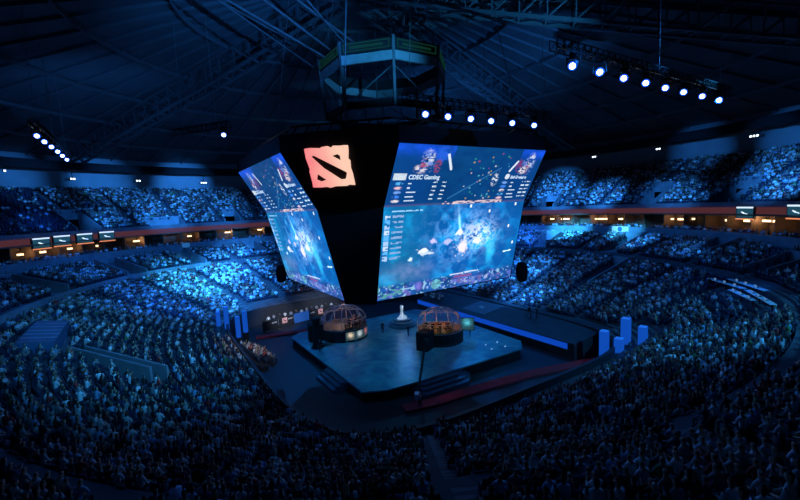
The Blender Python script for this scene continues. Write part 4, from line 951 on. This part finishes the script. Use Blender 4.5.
# far banners, table behind them and white-lit people
BAN = mat('banner_black', (.012, .013, .016), .6); PINK = mat('banner_pink', (.6, .3, .28), .6, emit=(.22, .11, .11), es=1.); BLB = mat('banner_blue', (.01, .05, .2), .6, emit=(.01, .06, .25), es=1.)
emb_small = emblem_mesh(.95, .9, .02); emb_small.materials.clear(); emb_small.materials.append(PINK)
for i in range(6):
    x = -12.2+i*3.0; X_ = x+13; y = 21.0+.33*X_-.007*X_*X_
    blue = (i == 2)
    t = thing('barrier_banner', ['black banner with white marks at the left end of the far barrier', 'black banner with a pink emblem left of the blue banner', 'blue banner in the middle of the far barrier', 'black banner with a pink emblem right of the blue banner', 'black banner with white marks, fifth in the far barrier from the left', 'black banner with a pink emblem at the right end of the far barrier'][i], 'banner', (x, y, .0), math.atan(.33-.014*X_), 'banners on the far barrier')
    MB().box((0, 0, .95), (3.0, .12, 1.7)).build('panel', BLB if blue else BAN, t)
    if i in (1, 3, 5):
        o = link('emblem', emb_small, t); o.rotation_euler = (PI/2, 0, 0); o.location = ((-.4, -.09, 1.15) if i != 3 else (.9, -.09, 1.15)); 
        o['label'] = 'pink square emblem'
    if not blue:
        m_ = MB()
        for k in range(4): m_.box((.35+k*.24-(1.6 if i == 3 else 0), -.075, 1.25), (.17, .02, .22))
        m_.build('white_marks', mat('mark_white', (.5, .5, .52), .6), t)
    for s_ in (-1, 1): MB().box((s_*1.2, .25, .06), (.1, .7, .12)).build('foot', M['blackmetal'], t)
t = thing('production_table', 'long table under a white cloth behind the far banners', 'table', (-4.6, 25.1, 0), .16); MB().box((0, 0, .76), (14, .9, .06)).build('table_top', M['white'], t); MB().box((0, -.46, .38), (14, .03, .74)).build('table_skirt', M['white'], t)
for k in (-6.5, 0, 6.5): MB().bar((k, 0, 0), (k, 0, .74), .08).build('leg', M['blackmetal'], t)
for i in range(14):
    c_ = ['white', 'grey', 'black'][i % 3]
    person(STANDP if i % 2 else STAND, (-11.6+i*1.07, 24.9+i*.172+.22*(i % 2), 0), -1.55+random.uniform(-.4, .4), [(.8, .8, .8), (.4, .42, .45), (.03, .03, .04)][i % 3], 'person in %s top standing behind the far white table, %s from left' % (c_, (ORD+['ninth', 'tenth', 'eleventh', 'twelfth', 'thirteenth', 'fourteenth'])[i]), 'people behind the far table')
spot((-9, 14, 8.5), (-9.5, 24, 1.3), 6500, 46, (.7, .8, 1.))
spot((-1, 14, 8.5), (-.5, 26, 1.3), 6500, 46, (.7, .8, 1.))
# warm-lit seated group beside the left columns
k = 0
for r_ in range(3):
    for i in range(9):
        x, y = -18.6+r_*.95+i*.10, 12.6-i*.82
        c_ = PAL[[0, 8, 3, 1, 6, 4][k % 6]]
        person(POSES[k % 5][1], (x, y, .42*(2-r_)), .0+random.uniform(-.3, .3), c_[1], 'person in %s top, pale-lit block by left columns, %s seat, %s row' % (c_[0], (ORD+['ninth'])[i], ['back', 'middle', 'front'][r_]), 'pale-lit block beside the left columns')
        s_ = bpy.data.objects.new('folding_seat', sme); C.objects.link(s_); s_.location = (x, y, .42*(2-r_)); tag(s_, 'dark seat, pale-lit block by left columns, %s seat, %s row' % ((ORD+['ninth'])[i], ['back', 'middle', 'front'][r_]), 'seat', 'seats in the pale-lit block'); k += 1
t = thing('floor_riser', 'low black two-step riser under the pale-lit seats by the left columns', 'riser', (-18.3, 9.2, 0)); 
for r_ in range(2): MB().hexa([(-.7+r_*.95-.35, -5, 0), (.25+r_*.95+.35-.35, -5, 0), (.25+r_*.95-.75, 4.4, 0), (-.7+r_*.95-1.1, 4.4, 0), (-.7+r_*.95-.35, -5, .42*(2-r_)), (.25+r_*.95, -5, .42*(2-r_)), (.25+r_*.95-.75, 4.4, .42*(2-r_)), (-.7+r_*.95-1.1, 4.4, .42*(2-r_))]).build('tread', M['black'], t)
spot((-22, -24, 29), (-18, 9.4, 1.2), 26000, 15, (.95, .88, .85))

# covered seat block at the left, press tables at the right
t = thing('tarpaulin', 'blue tarpaulin stretched over a block of seats at the left edge', 'tarpaulin', (TARP[0], TARP[1], 0))
mb = MB(); hx, hy = TARP[2]/2, TARP[3]/2
mb.hexa([(-hx, -hy, 6.4), (hx, -hy, 6.0), (hx, hy, 6.0), (-hx, hy, 6.4), (-hx, -hy, 8.8), (hx, -hy, 8.3), (hx, hy, 8.4), (-hx, hy, 8.9)]); mb.build('sheet', M['tarp'], t)
mb = MB()
for k in range(1, 6): y = -hy+k*2*hy/6; mb.bar((-hx, y, 8.87), (hx, y, 8.37), .07)
mb.build('seam', mat('seam', (.2, .32, .5), .6), t)
spot((-34, 26, 28), (-38, 11, 9), 3000, 30, BLUE)
for i, (az, tt, ln) in enumerate([(-47.5, .56, 6.5), (-50.5, .60, 7.), (-57, .565, 7.), (-54, .53, 5.5)]):
    p = low(rad(az), tt); q = low(rad(az+2), tt); a = math.atan2(q[1]-p[1], q[0]-p[0]); z = zlow(math.floor(tt*NRL)/NRL+.5/NRL)
    t = thing('press_table', 'long pale press table in the dark right stand, %s' % ['furthest from the camera', 'the upper middle one', 'nearest the camera', 'the lower middle one'][i], 'table', (p[0], p[1], z), a, 'press tables')
    MB().box((0, 0, .76), (ln, .6, .07)).build('table_top', M['white'], t)
    for k in (-.45, 0, .45): MB().bar((ln*k, 0, 0), (ln*k, 0, .74), .07).build('leg', M['blackmetal'], t)
    for k in range(3):
        w_ = thing('laptop', 'open laptop on the press table %s, %s along it' % (['furthest away', 'in the upper middle', 'nearest the camera', 'in the lower middle'][i], ORD[k]), 'laptop', (p[0]+math.cos(a)*(k-1)*1.8, p[1]+math.sin(a)*(k-1)*1.8, z+.8), a, 'laptops on the press tables')
        MB().box((0, 0, .012), (.4, .28, .024)).build('keyboard_base', M['blackmetal'], w_); MB().box((0, .14, .15), (.4, .02, .27)).build('display', SCR_W, w_)
spot((21, -28, 28), low(rad(-52), .57), 12000, 20, DEEP)
